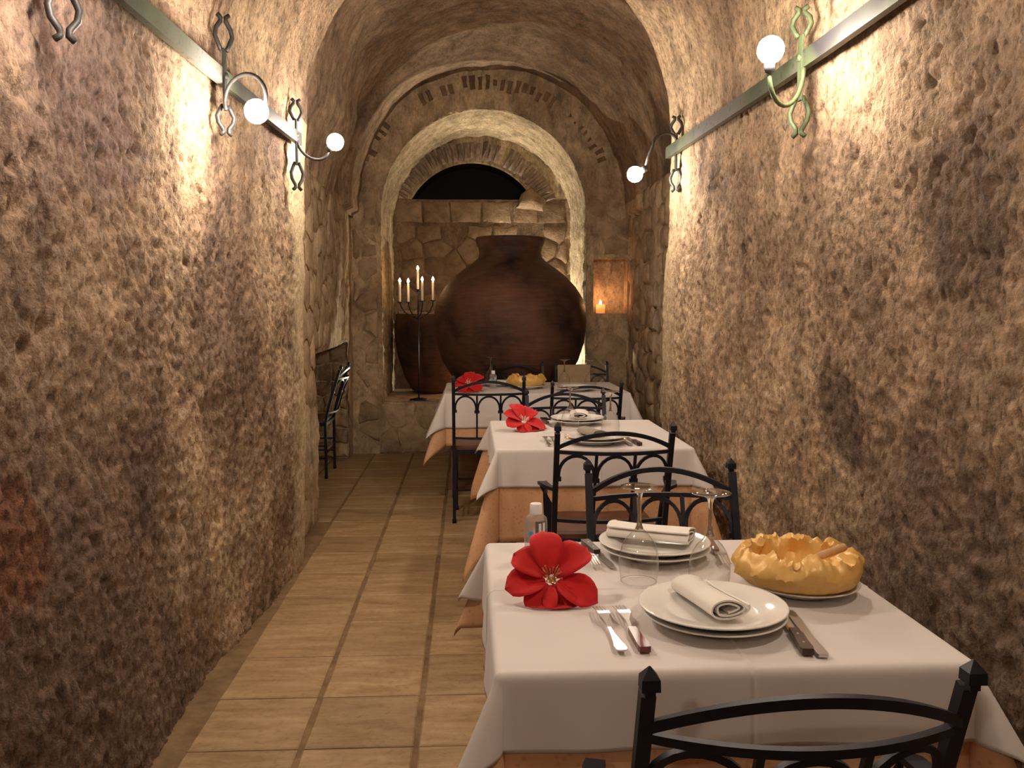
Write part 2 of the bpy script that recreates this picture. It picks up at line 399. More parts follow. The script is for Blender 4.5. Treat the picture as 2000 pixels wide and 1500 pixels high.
sr = slice(nz + na - 1, None)
X[:, sr] = xr[:, sr]; Z[:, sr] = zz[::-1]; NX[:, sr] = -1
P = np.stack([X, Y, Z], -1); N = np.stack([NX, 0 * Y, NZ], -1)
P = P - N * O[..., None]
rough = np.where((t_all > 0.33) & (t_all < 0.67), 0.55, 1.0)[None, :] * np.clip((yend[None, :] - Y) / 0.3, 0.35, 1.0)
D = rock_disp(P, rough)
P = P + N * D[..., None]
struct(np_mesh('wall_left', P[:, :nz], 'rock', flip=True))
struct(np_mesh('ceiling', P[:, nz - 1:nz + na], 'rock_right', flip=True))
struct(np_mesh('wall_right', P[:, nz + na - 1:], 'rock_right', flip=True))
# end wall behind the photographer
g = np.stack(np.meshgrid(np.linspace(-1.2, 1.4, 30), np.linspace(-0.05, 3.6, 40), indexing='ij'), -1)
Pf = np.stack([g[..., 0], -1.98 + 0 * g[..., 0], g[..., 1]], -1); Pf[..., 1] += rock_disp(Pf) * 0.5
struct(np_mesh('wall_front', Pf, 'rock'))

# ------------------------------------------------------------------ the far chamber
CXc, Rc, ZSc = 0.228, 1.2625, 2.3
yy = np.linspace(4.62, 8.06, 150)
prof = [(-1.034, z, 1, 0) for z in np.linspace(2.16, ZSc, 6)[:-1]]
prof += [(CXc + Rc * math.cos(a), ZSc + Rc * math.sin(a), -math.cos(a), -math.sin(a)) for a in np.linspace(PI, 0, 170)]
n_cv = len(prof)
prof += [(1.491, z, -1, 0) for z in np.linspace(ZSc, -0.03, 95)[1:]]
prof = np.array(prof)
P = np.empty((len(yy), len(prof), 3)); P[..., 0] = prof[:, 0]; P[..., 1] = yy[:, None]; P[..., 2] = prof[:, 1]
N = np.zeros_like(P); N[..., 0] = prof[:, 2]; N[..., 2] = prof[:, 3]
Pn = P.copy(); Pn[..., 1] *= 1.0
D = pnoise(P * 1.1 + 2.2) * 0.03 + fbm(P * 4 + 8.0, 3) * 0.014 + fbm(P * 16, 2) * 0.006
rib = np.clip((P[..., 1] - 7.28) / 0.06, 0, 1) * 0.055                        # the last rib of the vault stands a little proud
rib = rib * (prof[:, 1] > 2.2)[None, :]
pil = np.clip((6.78 + .05 * pnoise(P * 5)[...] - P[..., 1]) / 0.04, 0, 1) * np.clip((3.15 - P[..., 2]) / 0.45, 0, 1) * np.clip((P[..., 2] - 2.10) / .5, 0, 1) * (P[..., 0] < CXc) * 0.115     # rubble pilaster under the vault's springing
rib = rib + pil * (1 + .15 * fbm(P * 9, 2))
P = P + N * (D + rib)[..., None]
struct(np_mesh('ceiling_far', P[:, :n_cv], 'vault', flip=True))
wrf = struct(np_mesh('wall_right_far', P[:, n_cv - 1:], 'back', flip=True))

def flat_grid(name, o, u, v, nu, nv, m, nrm, amp=1.0, parent=None, us=None, vs=None, hole=None):
    """rough plane at o spanned by u and v"""
    o, u, v, nrm = (np.array(a, float) for a in (o, u, v, nrm))
    a = np.linspace(0, 1, nu) if us is None else np.array(us); b = np.linspace(0, 1, nv) if vs is None else np.array(vs)
    A, B = np.meshgrid(a, b, indexing='ij')
    P = o + A[..., None] * u + B[..., None] * v
    D = amp * (pnoise(P * 1.3 + 2) * 0.02 + fbm(P * 7 + 4, 2) * 0.01 + fbm(P * 24, 2) * 0.005)
    P = P + nrm * D[..., None]
    fl = np.dot(np.cross(v, u), nrm) < 0
    mk = None
    if hole: mk = ~hole((A[:-1, :-1] + A[1:, 1:]) / 2, (B[:-1, :-1] + B[1:, 1:]) / 2)
    return np_mesh(name, P, m, flip=not fl, parent=parent, mask=mk)

wlf = struct(flat_grid('wall_left_far', (-0.975, 4.62, -0.03), (0, 0.88, 0), (0, 0, 2.25), 40, 100, 'back', (1, 0, 0), 1.4))
flat_grid('alcove_jamb', (-0.985, 5.49, -0.03), (-1.0, 0, 0), (0, 0, 2.98), 30, 80, 'back', (0, 1, 0), 1.0, wlf)
flat_grid('alcove_wall', (-1.95, 5.4, -0.03), (0, 2.7, 0), (0, 0, 2.98), 50, 50, 'back', (1, 0, 0), 1.2, wlf)
flat_grid('recess_wall', (-0.99, 5.42, 1.05), (-0.085, 2.4, 0), (0, 0, 1.2), 100, 60, 'back', (1, 0, 0), 1.2, wlf)
flat_grid('recess_jamb', (-1.085, 7.80, -0.03), (-1.0, 0, 0), (0, 0, 3.0), 40, 110, 'back', (0, -1, 0), 1.0, wlf)
flat_grid('recess_side', (-1.075, 7.76, -0.03), (0, 0.29, 0), (0, 0, 2.28), 14, 90, 'back', (1, 0, 0), 1.0, wlf)
flat_grid('alcove_ceiling', (-2.0, 5.4, 2.9), (0.94, 0, 0), (0, 2.5, 0), 30, 60, 'back', (0, 0, -1), 1.0, wlf)

# back wall: left strip, right strip with the candle recess, arch head, sill
YB = 8.02; AX, AR, AZ, SILL = 0.143, 0.9375, 2.2, 0.49
XA, XB = AX - AR, AX + AR
wb = struct(flat_grid('wall_back', (-2.0, YB, -0.03), (2.0 + XA, 0, 0), (0, 0, AZ + 0.03), 60, 100, 'back', (0, -1, 0), 1.0))
NX0, NX1, NZ0, NZ1 = 1.152, 1.467, 1.298, 1.80
us = np.concatenate([np.linspace(XB, NX0, 5)[:-1], np.linspace(NX0, NX1, 14)[:-1], np.linspace(NX1, 1.56, 5)]); us = (us - XB) / (1.56 - XB)
vs = np.concatenate([np.linspace(-0.03, NZ0, 60)[:-1], np.linspace(NZ0, NZ1, 24)[:-1], np.linspace(NZ1, AZ, 18)]); vs = (vs + 0.03) / (AZ + 0.03)
ua, ub, va, vb = [(NX0 - XB) / (1.56 - XB), (NX1 - XB) / (1.56 - XB), (NZ0 + .03) / (AZ + .03), (NZ1 + .03) / (AZ + .03)]
flat_grid('right_pier', (XB, YB, -0.03), (1.56 - XB, 0, 0), (0, 0, AZ + 0.03), 0, 0, 'back', (0, -1, 0), 0.6, wb, us, vs,
          hole=lambda A, B: (A > ua) & (A < ub) & (B > va) & (B < vb))
# recess of the candle
rm = MB(); d = 0.24
x0, x1, z0, z1 = NX0 - .006, NX1 + .006, NZ0 - .006, NZ1 + .006
rm.add([(x0, YB - .01, z0), (x1, YB - .01, z0), (x1, YB - .01, z1), (x0, YB - .01, z1), (x0, YB + d, z0), (x1, YB + d, z0), (x1, YB + d, z1), (x0, YB + d, z1)],
       [(0, 1, 5, 4), (1, 2, 6, 5), (2, 3, 7, 6), (3, 0, 4, 7), (4, 5, 6, 7)])
struct(rm.build('trim_2', 'niche'))
# arch head
th = np.linspace(PI, 0, 90); inner = np.stack([AX + AR * np.cos(th), AZ + AR * np.sin(th)], -1)
outer = []
for a in th:
    dx, dz = math.cos(a), math.sin(a)
    s = min((2.0 + AX) / -dx if dx < -1e-6 else 9, (1.56 - AX) / dx if dx > 1e-6 else 9, 1.55 / dz if dz > 1e-6 else 9)
    outer.append((AX + dx * s, AZ + dz * s))
outer = np.array(outer); r = np.linspace(0, 1, 40)[:, None, None] ** 1.3
Q = inner[None] * (1 - r) + outer[None] * r
P = np.stack([Q[..., 0], YB + 0 * Q[..., 0], Q[..., 1]], -1)
P[..., 1] -= pnoise(P * 1.3 + 2) * 0.02 + fbm(P * 7 + 4, 2) * 0.01
np_mesh('arch_head', P, 'back', parent=wb)
flat_grid('sill_wall', (XA - .01, YB, -0.03), (2 * AR + .02, 0, 0), (0, 0, SILL + 0.03), 70, 25, 'back', (0, -1, 0), 1.0, wb)
pl = MB()
pl.box((0.375, 7.76, 0.235), (0.62, 0.56, 0.49)); pl.build('jar_plinth', 'back', wb)
# reveal of the opening and the vaulted recess behind it
YN = 9.3
ct = [(XA, z, 1, 0) for z in np.linspace(SILL - .03, AZ, 60)[:-1]] + [(AX + AR * math.cos(a), AZ + AR * math.sin(a), -math.cos(a), -math.sin(a)) for a in np.linspace(PI, 0, 110)] + [(XB, z, -1, 0) for z in np.linspace(AZ, SILL - .03, 60)[1:]]
ct = np.array(ct); yr = np.linspace(YB - 0.012, YN + .03, 60)
P = np.empty((len(yr), len(ct), 3)); P[..., 0] = ct[:, 0]; P[..., 1] = yr[:, None]; P[..., 2] = ct[:, 1]
N = np.zeros_like(P); N[..., 0] = ct[:, 2]; N[..., 2] = ct[:, 3]
P = P + N * (fbm(P * 9, 2) * 0.014 + fbm(P * 28 + 3, 2) * 0.012 - 0.006)[..., None]
struct(np_mesh('trim_1', P, 'niche', flip=True))
struct(flat_grid('floor_recess', (XA - .02, YB - .01, SILL - .004), (2 * AR + .04, 0, 0), (0, YN - YB + .05, 0), 40, 30, 'back', (0, 0, 1), 0.2))

# wall at the back of the recess with its blocked relieving arch
LZ, LX0, LX1, LTOP = 2.49, -0.594, 0.678, 2.865
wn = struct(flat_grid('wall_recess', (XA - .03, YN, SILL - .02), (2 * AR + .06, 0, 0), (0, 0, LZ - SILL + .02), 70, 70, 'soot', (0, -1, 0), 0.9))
lc = (LX0 + LX1) / 2; hw = (LX1 - LX0) / 2; rise = LTOP - LZ; LR = (hw * hw + rise * rise) / (2 * rise); lzc = LTOP - LR; la = math.asin(hw / LR)
def lun(t, off=0): a = PI / 2 + la - 2 * la * t; return (lc + (LR + off) * math.cos(a), lzc + (LR + off) * math.sin(a))
tt = np.linspace(0, 1, 60)
inn = np.array([lun(t) for t in tt]); a0 = math.asin((LZ - AZ) / AR)
oa = np.linspace(PI - a0, a0, 60); out = np.stack([AX + (AR + .02) * np.cos(oa), AZ + (AR + .02) * np.sin(oa)], -1)
r = np.linspace(0, 1, 12)[:, None, None]; Q = inn[None] * (1 - r) + out[None] * r
P = np.stack([Q[..., 0], YN + 0 * Q[..., 0], Q[..., 1]], -1); P[..., 1] -= fbm(P * 8, 2) * 0.008
np_mesh('spandrel', P, 'niche', parent=wn)
vm = MB(); ring = [lun(t, .02) for t in np.linspace(0, 1, 24)]
n = len(ring); vm.add([(x, YN - .005, z) for x, z in ring] + [(x, YN + .5, z) for x, z in ring], [(i, i + 1, n + i + 1, n + i) for i in range(n - 1)] + [(0, n, 2 * n - 1, n - 1), tuple(range(n, 2 * n))])
vm.build('dark_opening', 'void', wn)

# ------------------------------------------------------------------ rubble stones
def clip_poly(poly, p, q):
    mx, my = (p[0] + q[0]) / 2, (p[1] + q[1]) / 2; nx, ny = q[0] - p[0], q[1] - p[1]; out = []
    for i in range(len(poly)):
        a, b = poly[i], poly[(i + 1) % len(poly)]
        da = (a[0] - mx) * nx + (a[1] - my) * ny; db = (b[0] - mx) * nx + (b[1] - my) * ny
        if da <= 0: out.append(a)
        if da * db < 0:
            t = da / (da - db); out.append((a[0] + (b[0] - a[0]) * t, a[1] + (b[1] - a[1]) * t))
    return out

def cells(x0, x1, z0, z1, sx, sz, jit=0.32, seed=1):
    r_ = random.Random(seed); pts = []
    nzr = max(1, round((z1 - z0) / sz)); dz = (z1 - z0) / nzr
    for j in range(nzr):
        nxr = max(1, round((x1 - x0) / sx)); dx = (x1 - x0) / nxr; sh = 0.5 if j % 2 else 0.0
        for i in range(-1, nxr + 1):
            pts.append((x0 + (i + .5 + sh * .8 + r_.uniform(-jit, jit)) * dx, z0 + (j + .5 + r_.uniform(-jit, jit) * .8) * dz))
    res = []
    for p in pts:
        if not (x0 < p[0] < x1): continue
        poly = [(x0, z0), (x1, z0), (x1, z1), (x0, z1)]
        for q in pts:
            if q is not p and abs(q[0] - p[0]) < 3 * sx and abs(q[1] - p[1]) < 3 * sz: poly = clip_poly(poly, p, q)
            if len(poly) < 3: break
        if len(poly) >= 3: res.append(poly)
    return res

def stone(poly, frame, parent, name='stone', m='stone', gap=0.013, proud=0.016, seed=0):
    """one rounded stone standing a little out of the mortar; frame maps (u, v, depth) to the world"""
    r_ = random.Random(seed)
    dense = []
    for i in range(len(poly)):
        a, b = poly[i], poly[(i + 1) % len(poly)]; L = math.hypot(b[0] - a[0], b[1] - a[1])
        k = max(1, min(3, round(L / 0.07)))
        for j in range(k): dense.append((a[0] + (b[0] - a[0]) * j / k, a[1] + (b[1] - a[1]) * j / k))
    cu = sum(p[0] for p in dense) / len(dense); cv = sum(p[1] for p in dense) / len(dense)
    vs = []; n = len(dense)
    for shr, dep in ((0.0, -0.02), (0.004, 0.45), (0.022, 1.0)):
        for k, (u, v) in enumerate(dense):
            L = math.hypot(u - cu, v - cv) or 1; rr = random.Random(seed * 131 + k * 7)
            j = rr.uniform(-.007, .007); s = max(0.15, (L - gap * .5 - shr * 1.3 + j) / L)
            vs.append(frame(cu + (u - cu) * s, cv + (v - cv) * s, dep if dep < 0 else dep * proud * rr.uniform(.65, 1.2)))
    vs.append(frame(cu + r_.uniform(-.02, .02), cv + r_.uniform(-.02, .02), proud * r_.uniform(.9, 1.5)))
    fs = [(i * n + j, i * n + (j + 1) % n, (i + 1) * n + (j + 1) % n, (i + 1) * n + j) for i in range(2) for j in range(n)]
    fs += [(2 * n + j, 2 * n + (j + 1) % n, 3 * n) for j in range(n)]
    b = MB(); b.add(vs, fs); o = b.build(name, m, parent); auto(o, 55); return o

fb = lambda u, v, d: (u, YB - d, v)
sd = 0
def lay(polys, frame, parent, skip=0.0, keep=None, **kw):
    global sd
    for p in polys:
        sd += 1
        c = (sum(q[0] for q in p) / len(p), sum(q[1] for q in p) / len(p))
        if rnd.random() < skip or (keep and not keep(*c)): continue
        stone(p, frame, parent, seed=sd, **kw)
lay(cells(5.5, 7.8, 1.07, 2.2, 0.27, 0.17, .35, 21), lambda u, v, d: (-0.99 - .0354 * (u - 5.42) + d, u, v), wlf, 0.1, proud=.018)
lay(cells(-1.42, -1.09, 0.0, 1.0, 0.18, 0.15, .33, 23), lambda u, v, d: (u, 7.80 - d, v), wlf, 0.06, proud=.02)
lay(cells(-1.06, -0.83, 0.0, 2.12, 0.21, 0.165, .33, 3), fb, wb, 0.06)
lay(cells(-0.98, -0.84, 2.14, 2.6, 0.14, 0.2, .25, 5), fb, wb, 0.2)
lay(cells(-0.83, 0.1, 0.0, 0.465, 0.25, 0.2, .33, 4), fb, wb, 0.05)
lay(cells(1.10, 1.48, 0.0, 1.28, 0.26, 0.23, .25, 6), fb, wb, 0.05, proud=0.012)
lay(cells(1.10, 1.48, 1.83, 2.35, 0.2, 0.17, .25, 8), fb, wb, 0.25, proud=0.010)
fr = lambda u, v, d: (1.491 - d, u, v)
lay(cells(6.35, 8.0, 0.0, 2.35, 0.24, 0.19, .33, 9), fr, wrf, 0.12, proud=0.028)
fp = lambda u, v, d: (-0.975 + d, u, v)
lay(cells(5.0, 5.48, 0.0, 2.15, 0.24, 0.2, .33, 10), fp, wlf, 0.05, proud=0.014)
fn = lambda u, v, d: (u, YN - d, v)
lay(cells(-0.78, 1.06, 2.24, 2.47, 0.3, 0.24, .12, 12), fn, wn, 0.0, m='soot_stone')  # soot_stone: rubble stone darkened by the recess shadow in its colour
lay(cells(-0.78, 1.06, 1.3, 2.22, 0.27, 0.19, .33, 13), fn, wn, 0.05, m='soot_stone')  # soot_stone: recess shadow in its colour
# angular rock wedged at the foot of the relieving arch
stone([(0.50, 2.40), (0.80, 2.36), (0.84, 2.48), (0.66, 2.63), (0.55, 2.56)], fn, wn, m='soot_stone', proud=0.09, seed=901)  # soot_stone: recess shadow in its colour
# brick rings over the opening and around the blocked arch
def ring_bricks(n, a_lo, a_hi, r0, r1, c, frame, parent, m, skip, jit=0.0, proud=0.012):
    global sd
    for k in range(n):
        if rnd.random() < skip: continue
        sd += 1; da = (a_hi - a_lo) / n; w = rnd.uniform(.28, .42)
        b0, b1 = a_lo + da * (k + .5 - w), a_lo + da * (k + .5 + w); q0 = r0 + rnd.uniform(0, jit); q1 = r1 - rnd.uniform(0, jit)
        p = [(c[0] + rr * math.cos(a), c[1] + rr * math.sin(a)) for rr, a in ((q0, b0), (q1, b0), (q1, b1), (q0, b1))]
        stone(p, frame, parent, 'brick', m, 0.004, proud, sd)
ring_bricks(42, math.radians(20), math.radians(160), 1.10, 1.25, (AX, AZ), fb, wb, 'brick', 0.25, 0.05)
ring_bricks(30, PI / 2 - la - .12, PI / 2 + la + .05, LR + .02, LR + .25, (lc, lzc), fn, wn, 'old_brick', 0.04, 0.03, 0.03)

# ------------------------------------------------------------------ floor: bed of grout and single tiles
fg = MB(); fg.box((-0.2, 3.05, -0.035), (3.7, 10.2, 0.06)); floor = struct(fg.build('floor', 'grout'))
TP, TQ = 0.354, 0.357; meshes = {}
def tile(x0, x1, y0, y1):
    w, d = round(x1 - x0, 3), round(y1 - y0, 3)
    if (w, d) not in meshes:
        b = MB(); hx, hy, e = w / 2, d / 2, 0.005
        def outl(ins): return [(-hx + ins, -hy + ins), (0, -hy + ins + .0015), (hx - ins, -hy + ins), (hx - ins - .002, 0), (hx - ins, hy - ins), (0, hy - ins - .0015), (-hx + ins, hy - ins), (-hx + ins + .002, 0)]
        vs = [(x, y, -.012) for x, y in outl(0)] + [(x, y, -.0035) for x, y in outl(0)] + [(x, y, 0) for x, y in outl(e)]
        b.add(vs, [(i * 8 + j, i * 8 + (j + 1) % 8, (i + 1) * 8 + (j + 1) % 8, (i + 1) * 8 + j) for i in range(2) for j in range(8)] + [tuple(range(16, 24))])
        o = b.build('tile', 'tile', floor); meshes[(w, d)] = o.data
    else:
        o = bpy.data.objects.new('tile', meshes[(w, d)]); C.objects.link(o); o.parent = floor
    o.location = ((x0 + x1) / 2, (y0 + y1) / 2, rnd.uniform(-.0012, .0008)); o.rotation_euler = (0, 0, rnd.uniform(-.004, .004))
for r_ in range(-6, 16):
    for c_ in range(-4, 7):
        x0 = -0.524 + TP * c_ + .009; x1 = x0 + TP - .017; y0 = 2.579 + TQ * r_ + .0035; y1 = y0 + TQ - .007
        lo, hi = (-1.9, 1.47) if y0 > 5.4 else (-0.875, 1.16 if y0 < 5.0 else 1.47)
        y1 = min(y1, 7.99); a, b_ = max(x0, lo), min(x1, hi)
        if y0 < 0.4 or b_ - a < 0.05 or y1 - y0 < .04: continue
        tile(round(a, 3), round(b_, 3), round(y0, 3), round(y1, 3))

# ------------------------------------------------------------------ lamp rails and wall lamps
def rail(xf, dx, y0, y1, label):
    b = MB(); pts = [(float(xf(y)) + dx, y, 2.185) for y in np.linspace(y0, y1, 14)]
    w, h = 0.012, 0.058
    s = 1 if dx > 0 else -1
    b.bar(pts, w, h); 
    b.bar([(x - s * .011, y, z + h / 2 - .004) for x, y, z in pts], 0.016, 0.006); b.bar([(x - s * .011, y, z - h / 2 + .004) for x, y, z in pts], 0.016, 0.006)
    o = b.build('lamp_rail', 'rail'); tag(o, label, 'rail', 'steel lamp rails'); return o
rail(XL, 0.055, -1.6, 4.45, 'long flat metal lamp rail along the darker purplish rough wall')
rail(XR, -0.055, -1.6, 4.74, 'long flat metal lamp rail along the tan wall beside the tables')

def wall_lamp(br, sgn, arm, bulb, ends, label, m='lamp_iron'):
    """br: bracket centre on the rail; arm: points of the ring arm; bulb: its centre"""
    t = thing('wall_lamp', label, 'lamp', br, 0, 'wrought iron wall lamps')
    L = lambda p: (p[0] - br[0], p[1] - br[1], p[2] - br[2])
    up, dn = ends; x = 0.022 * sgn
    b = MB(); b.bar([(x, 0, -dn * .55), (x, 0, up * .45)], 0.008, 0.034, (0, 1, 0)); b.build('bracket', m, t)
    for s in (1, -1):                       # split ends: two prongs that open like a bud and cross at the tip
        for k in (1, -1):
            b = MB(); h = up if s > 0 else dn; a0 = .42 if s > 0 else .5
            pts = [(x + k * q * .62, sgn * k * q * .55, s * h * (a0 + (1 - a0) * f)) for f, q in ((0, .012), (.15, .024), (.4, .040), (.62, .034), (.82, .008), (.93, .006), (1.02, .022))]
            b.tube([(p[0] + k * .004 * (i > 3), p[1], p[2]) for i, p in enumerate(pts)], 0.0085, 6, (1, 0, 0)); o = b.build('prong', m, t, True)
    b = MB(); b.tube([(x - sgn * .03, 0, 0), (x + sgn * .012, 0, 0)], 0.013, 8); b.build('clamp', m, t, True)
    b = MB(); b.tube([L(p) for p in arm], 0.0075, 8, (0.3, 0.9, 0.2)); b.build('arm', m, t, True)
    e = Vector(L(arm[-1])); c = Vector(L(bulb)); d_ = (c - e); 
    if d_.length < .01: d_ = Vector((0, 0, 1))
    d_.normalize(); b = MB(); b.tube([e - d_ * .004, e + d_ * .012, c - d_ * .034], 0.017, 10, (0.3, 0.9, 0.2)); b.build('socket', 'socket', t, True)
    b = MB(); n = 14; R_ = 0.042
    b.lathe([(max(.0004, R_ * math.sin(a)), -R_ * math.cos(a)) for a in np.linspace(0, PI, 10)], n, tuple(c)); b.build('bulb', 'bulb', t, True)
    return t

def arc(p0, p1, bulge, n=14, deg=200):
    """round arm from p0 to p1 in the plane of p0, p1 and the vertical"""
    p0, p1 = Vector(p0), Vector(p1); c = (p0 + p1) / 2; a = (p0 - c); r = a.length; up = Vector((0, 0, 1)) * bulge
    return [tuple(c + a * math.cos(t) + up * r * math.sin(t)) for t in np.linspace(0, PI, n)]

wall_lamp((-0.862, 4.37, 2.19), 1, arc((-0.835, 4.37, 2.165), (-0.69, 4.40, 2.13), -0.9), (-0.656, 4.40, 2.165), (0.17, 0.26),
          'wall lamp at the far end of the darker wall, bulb on a cupped arm')
ring = [(-0.88 + .115 * (1 - math.cos(t)) * .75, 3.26 - .07 * (1 - math.cos(t)), 2.105 + .105 * math.sin(t)) for t in np.linspace(PI * .95, -PI * .75, 22)]
ring = [(-0.79 + .085 * math.cos(t), 3.19 - .05 * math.cos(t), 2.085 + .088 * math.sin(t)) for t in np.linspace(PI * 1.1, -PI * .22, 22)]
wall_lamp((-0.903, 3.27, 2.185), 1, ring, (-0.735, 3.12, 2.03), (0.215, 0.205),
          'wall lamp with a nearly closed ring arm above its bulb, on the darker wall')
wall_lamp((-0.925, 2.05, 2.18), 1, arc((-0.9, 2.05, 2.2), (-0.72, 1.97, 2.08), -0.8), (-0.70, 1.94, 2.12), (0.2, 0.23),
          'nearest visible lamp bracket, only its forked lower end showing')
a_ = arc((1.11, 4.65, 2.22), (0.97, 4.60, 2.20), 0.8); a_ += [(0.945, 4.6, 2.14), (0.93, 4.6, 2.08)]
wall_lamp((1.132, 4.67, 2.205), -1, a_, (0.876, 4.60, 2.05), (0.16, 0.23),
          'wall lamp at the far end of the tan wall, bulb hanging under an arched arm')
wall_lamp((1.150, 2.97, 2.195), -1, arc((1.125, 2.93, 2.15), (0.955, 2.78, 2.10), -1.0), (0.948, 2.75, 2.155), (0.165, 0.26),
          'green bracketed wall lamp with a round drooping arm, on the tan wall', 'green_iron')
# the row goes on behind the photographer
for sx, yv in ((1, 1.2), (-1, -0.8)):
    xb = float(XL(yv)) + .055 if sx < 0 else float(XR(yv)) - .055
    k = -sx
    wall_lamp((xb, yv, 2.19), k, arc((xb + k * .03, yv, 2.15), (xb + k * .2, yv - .15, 2.12), -1.0), (xb + k * .21, yv - .17, 2.165), (0.19, 0.24),
              'wall lamp of the same row behind the photographer, on the %s wall' % ('tan' if sx > 0 else 'darker'), 'lamp_iron')

# ------------------------------------------------------------------ jars, candelabrum, candle, floodlight
t = thing('clay_jar', 'huge round dark clay jar with a short wide neck, standing in the arch', 'jar', (0.375, 7.9, SILL))
pr = [(0.02, 0.004), (0.22, 0.0), (0.25, 0.02), (0.36, .09), (0.52, .22), (0.62, .38), (0.675, .55), (0.692, .72), (0.688, .84), (0.655, .95), (0.59, 1.05), (0.505, 1.14), (0.41, 1.215), (0.335, 1.265), (0.292, 1.305), (0.280, 1.345), (0.288, 1.40)]
b = MB(); b.lathe(pr, 64); b.build('body', 'clay', t, True)
b = MB(); b.lathe([(0.284, 1.39), (0.300, 1.42), (0.312, 1.455), (0.313, 1.48), (0.304, 1.49), (0.285, 1.485), (0.268, 1.45), (0.255, 1.36), (0.27, 1.3), (0.33, 1.24), (0.4, 1.18)], 64); b.build('rim', 'clay', t, True)
t = thing('broken_jar', 'dark clay jar with a ragged broken top, behind the candelabrum pole', 'jar', (-0.38, 8.82, SILL))
b = MB(); rj = random.Random(5); jt = [rj.uniform(.93, 1.05) for _ in range(48)]
b.lathe([(0.02, .003), (0.14, 0), (0.2, .03), (0.28, .17), (0.345, .38), (0.375, .58), (0.372, .72)], 48)
b.lathe([(0.372, .72), (0.355, .80)], 48, jit=None); 
vs = []
b.build('body', 'clay', t, True)
b = MB(); top = [(.352 * math.cos(2 * PI * j / 48), .352 * math.sin(2 * PI * j / 48), .79 + .05 * (jt[j] - .93) / .12) for j in range(48)]
low = [(.356 * math.cos(2 * PI * j / 48), .356 * math.sin(2 * PI * j / 48), .785) for j in range(48)]; ins = [(p[0] * .9, p[1] * .9, p[2] - .01) for p in top]; inl = [(p[0] * .92, p[1] * .92, .6) for p in low]
b.add(low + top + ins + inl, [(i * 48 + j, i * 48 + (j + 1) % 48, (i + 1) * 48 + (j + 1) % 48, (i + 1) * 48 + j) for i in range(3) for j in range(48)]); b.build('broken_rim', 'niche', t)

cb = (-0.472, 8.1, SILL)
t = thing('candelabrum', 'tall thin iron candelabrum with five lit candles beside the big clay jar', 'candelabrum', cb)
b = MB(); b.tube([(0, 0, 0.0), (0, 0, 1.13)], 0.0065, 8); b.build('pole', 'iron', t, True)
b = MB(); b.lathe([(0.001, .022), (0.02, .02), (0.085, .008), (0.09, 0), (0.001, 0)], 24); b.build('base', 'iron', t, True)
cands = [(-.167, 0.0, .915), (-.095, .09, .915), (0.0, 0, 1.03), (0.045, -.09, .925), (0.138, .03, .93)]
for i, (x, y, z) in enumerate(cands):
    if i != 2:
        b = MB(); b.tube([(0, 0, .76), (x * .35, y * .35, .775), (x * .75, y * .75, .82), (x * .97, y * .97, .88), (x, y, z - .005)], 0.0055, 6, (.3, .5, .8)); b.build('arm', 'iron', t, True)
    else:
        b = MB(); b.tube([(0, 0, 1.0), (0, 0, z - .005)], .009, 6); b.build('arm', 'iron', t, True)
    b = MB(); b.lathe([(.001, z - .012), (.024, z - .006), (.027, z), (.001, z - .002)], 14, (x, y, 0)); b.build('drip_pan', 'iron', t, True)
    h = .17
    b = MB(); b.lathe([(.0105, z - .002), (.0105, z + h), (.004, z + h + .003), (.0005, z + h + .003)], 12, (x, y, 0)); cn = b.build('candle', 'candle', t, True)
    b = MB(); b.lathe([(.0005, z + h + .003), (.009, z + h + .012), (.0125, z + h + .022), (.008, z + h + .036), (.0005, z + h + .05)], 10, (x, y, 0)); b.build('flame', 'flame', cn, True)

t = thing('pillar_candle', 'short lit white pillar candle in the square wall recess', 'candle', (1.228, 8.075, NZ0))
b = MB(); b.lathe([(.001, 0), (.040, 0), (.042, .004), (.042, .080), (.040, .084), (.037, .080), (.034, .040), (.001, .038)], 24); b.build('wax', 'wax', t, True)
b = MB(); b.lathe([(.0005, .050), (.010, .062), (.014, .078), (.010, .100), (.0005, .124)], 10); b.build('flame', 'niche_flame', t, True)

def floodlight(loc, nrm, zl, power, label):
    t = thing('floodlight', label, 'lamp', loc, 0, 'floodlights in the arch')
    b = MB(); b.tube([(0, 0, 0), (0, 0, zl - .06)], .012, 8); b.lathe([(.001, .012), (.06, .01), (.06, 0), (.001, 0)], 16); b.build('stand', 'socket', t)
    nrm = Vector(nrm).normalized(); q = nrm.to_track_quat('Z', 'Y'); b = MB(); b.box(Vector((0, 0, zl)) - nrm * .0185, (.24, .22, .035), q.to_matrix()); b.build('housing', 'socket', t)
    sd_ = nrm.cross(Vector((0, 0, 1))) * .13; c0 = Vector((0, 0, zl - .02)); c1 = c0 + nrm * .13 + Vector((0, 0, .034)); e = Vector((0, 0, .004)); b = MB()
    b.add([c0 - sd_, c0 + sd_, c1 + sd_, c1 - sd_, c0 - sd_ + e, c0 + sd_ + e, c1 + sd_ + e, c1 - sd_ + e], [(0, 3, 2, 1), (4, 5, 6, 7), (0, 1, 5, 4), (1, 2, 6, 5), (2, 3, 7, 6), (3, 0, 4, 7)]); b.build('barn_door', 'socket', t)  # unseen flap added to stop light leaking low past the jar
    al = bpy.data.lights.new('floodlight_beam', 'POINT'); al.shadow_soft_size = .010; al.energy = power; al.color = (1, .88, .68)
    ao = bpy.data.objects.new('floodlight_beam', al); C.objects.link(ao); ao.location = Vector((0, 0, zl)) + nrm * .012; ao.parent = t
floodlight((0.22, 8.86, SILL), (0.87, -0.5, 0.0), .15, FLOOD, 'small floodlight hidden behind the big clay jar, turned to the tan wall side')
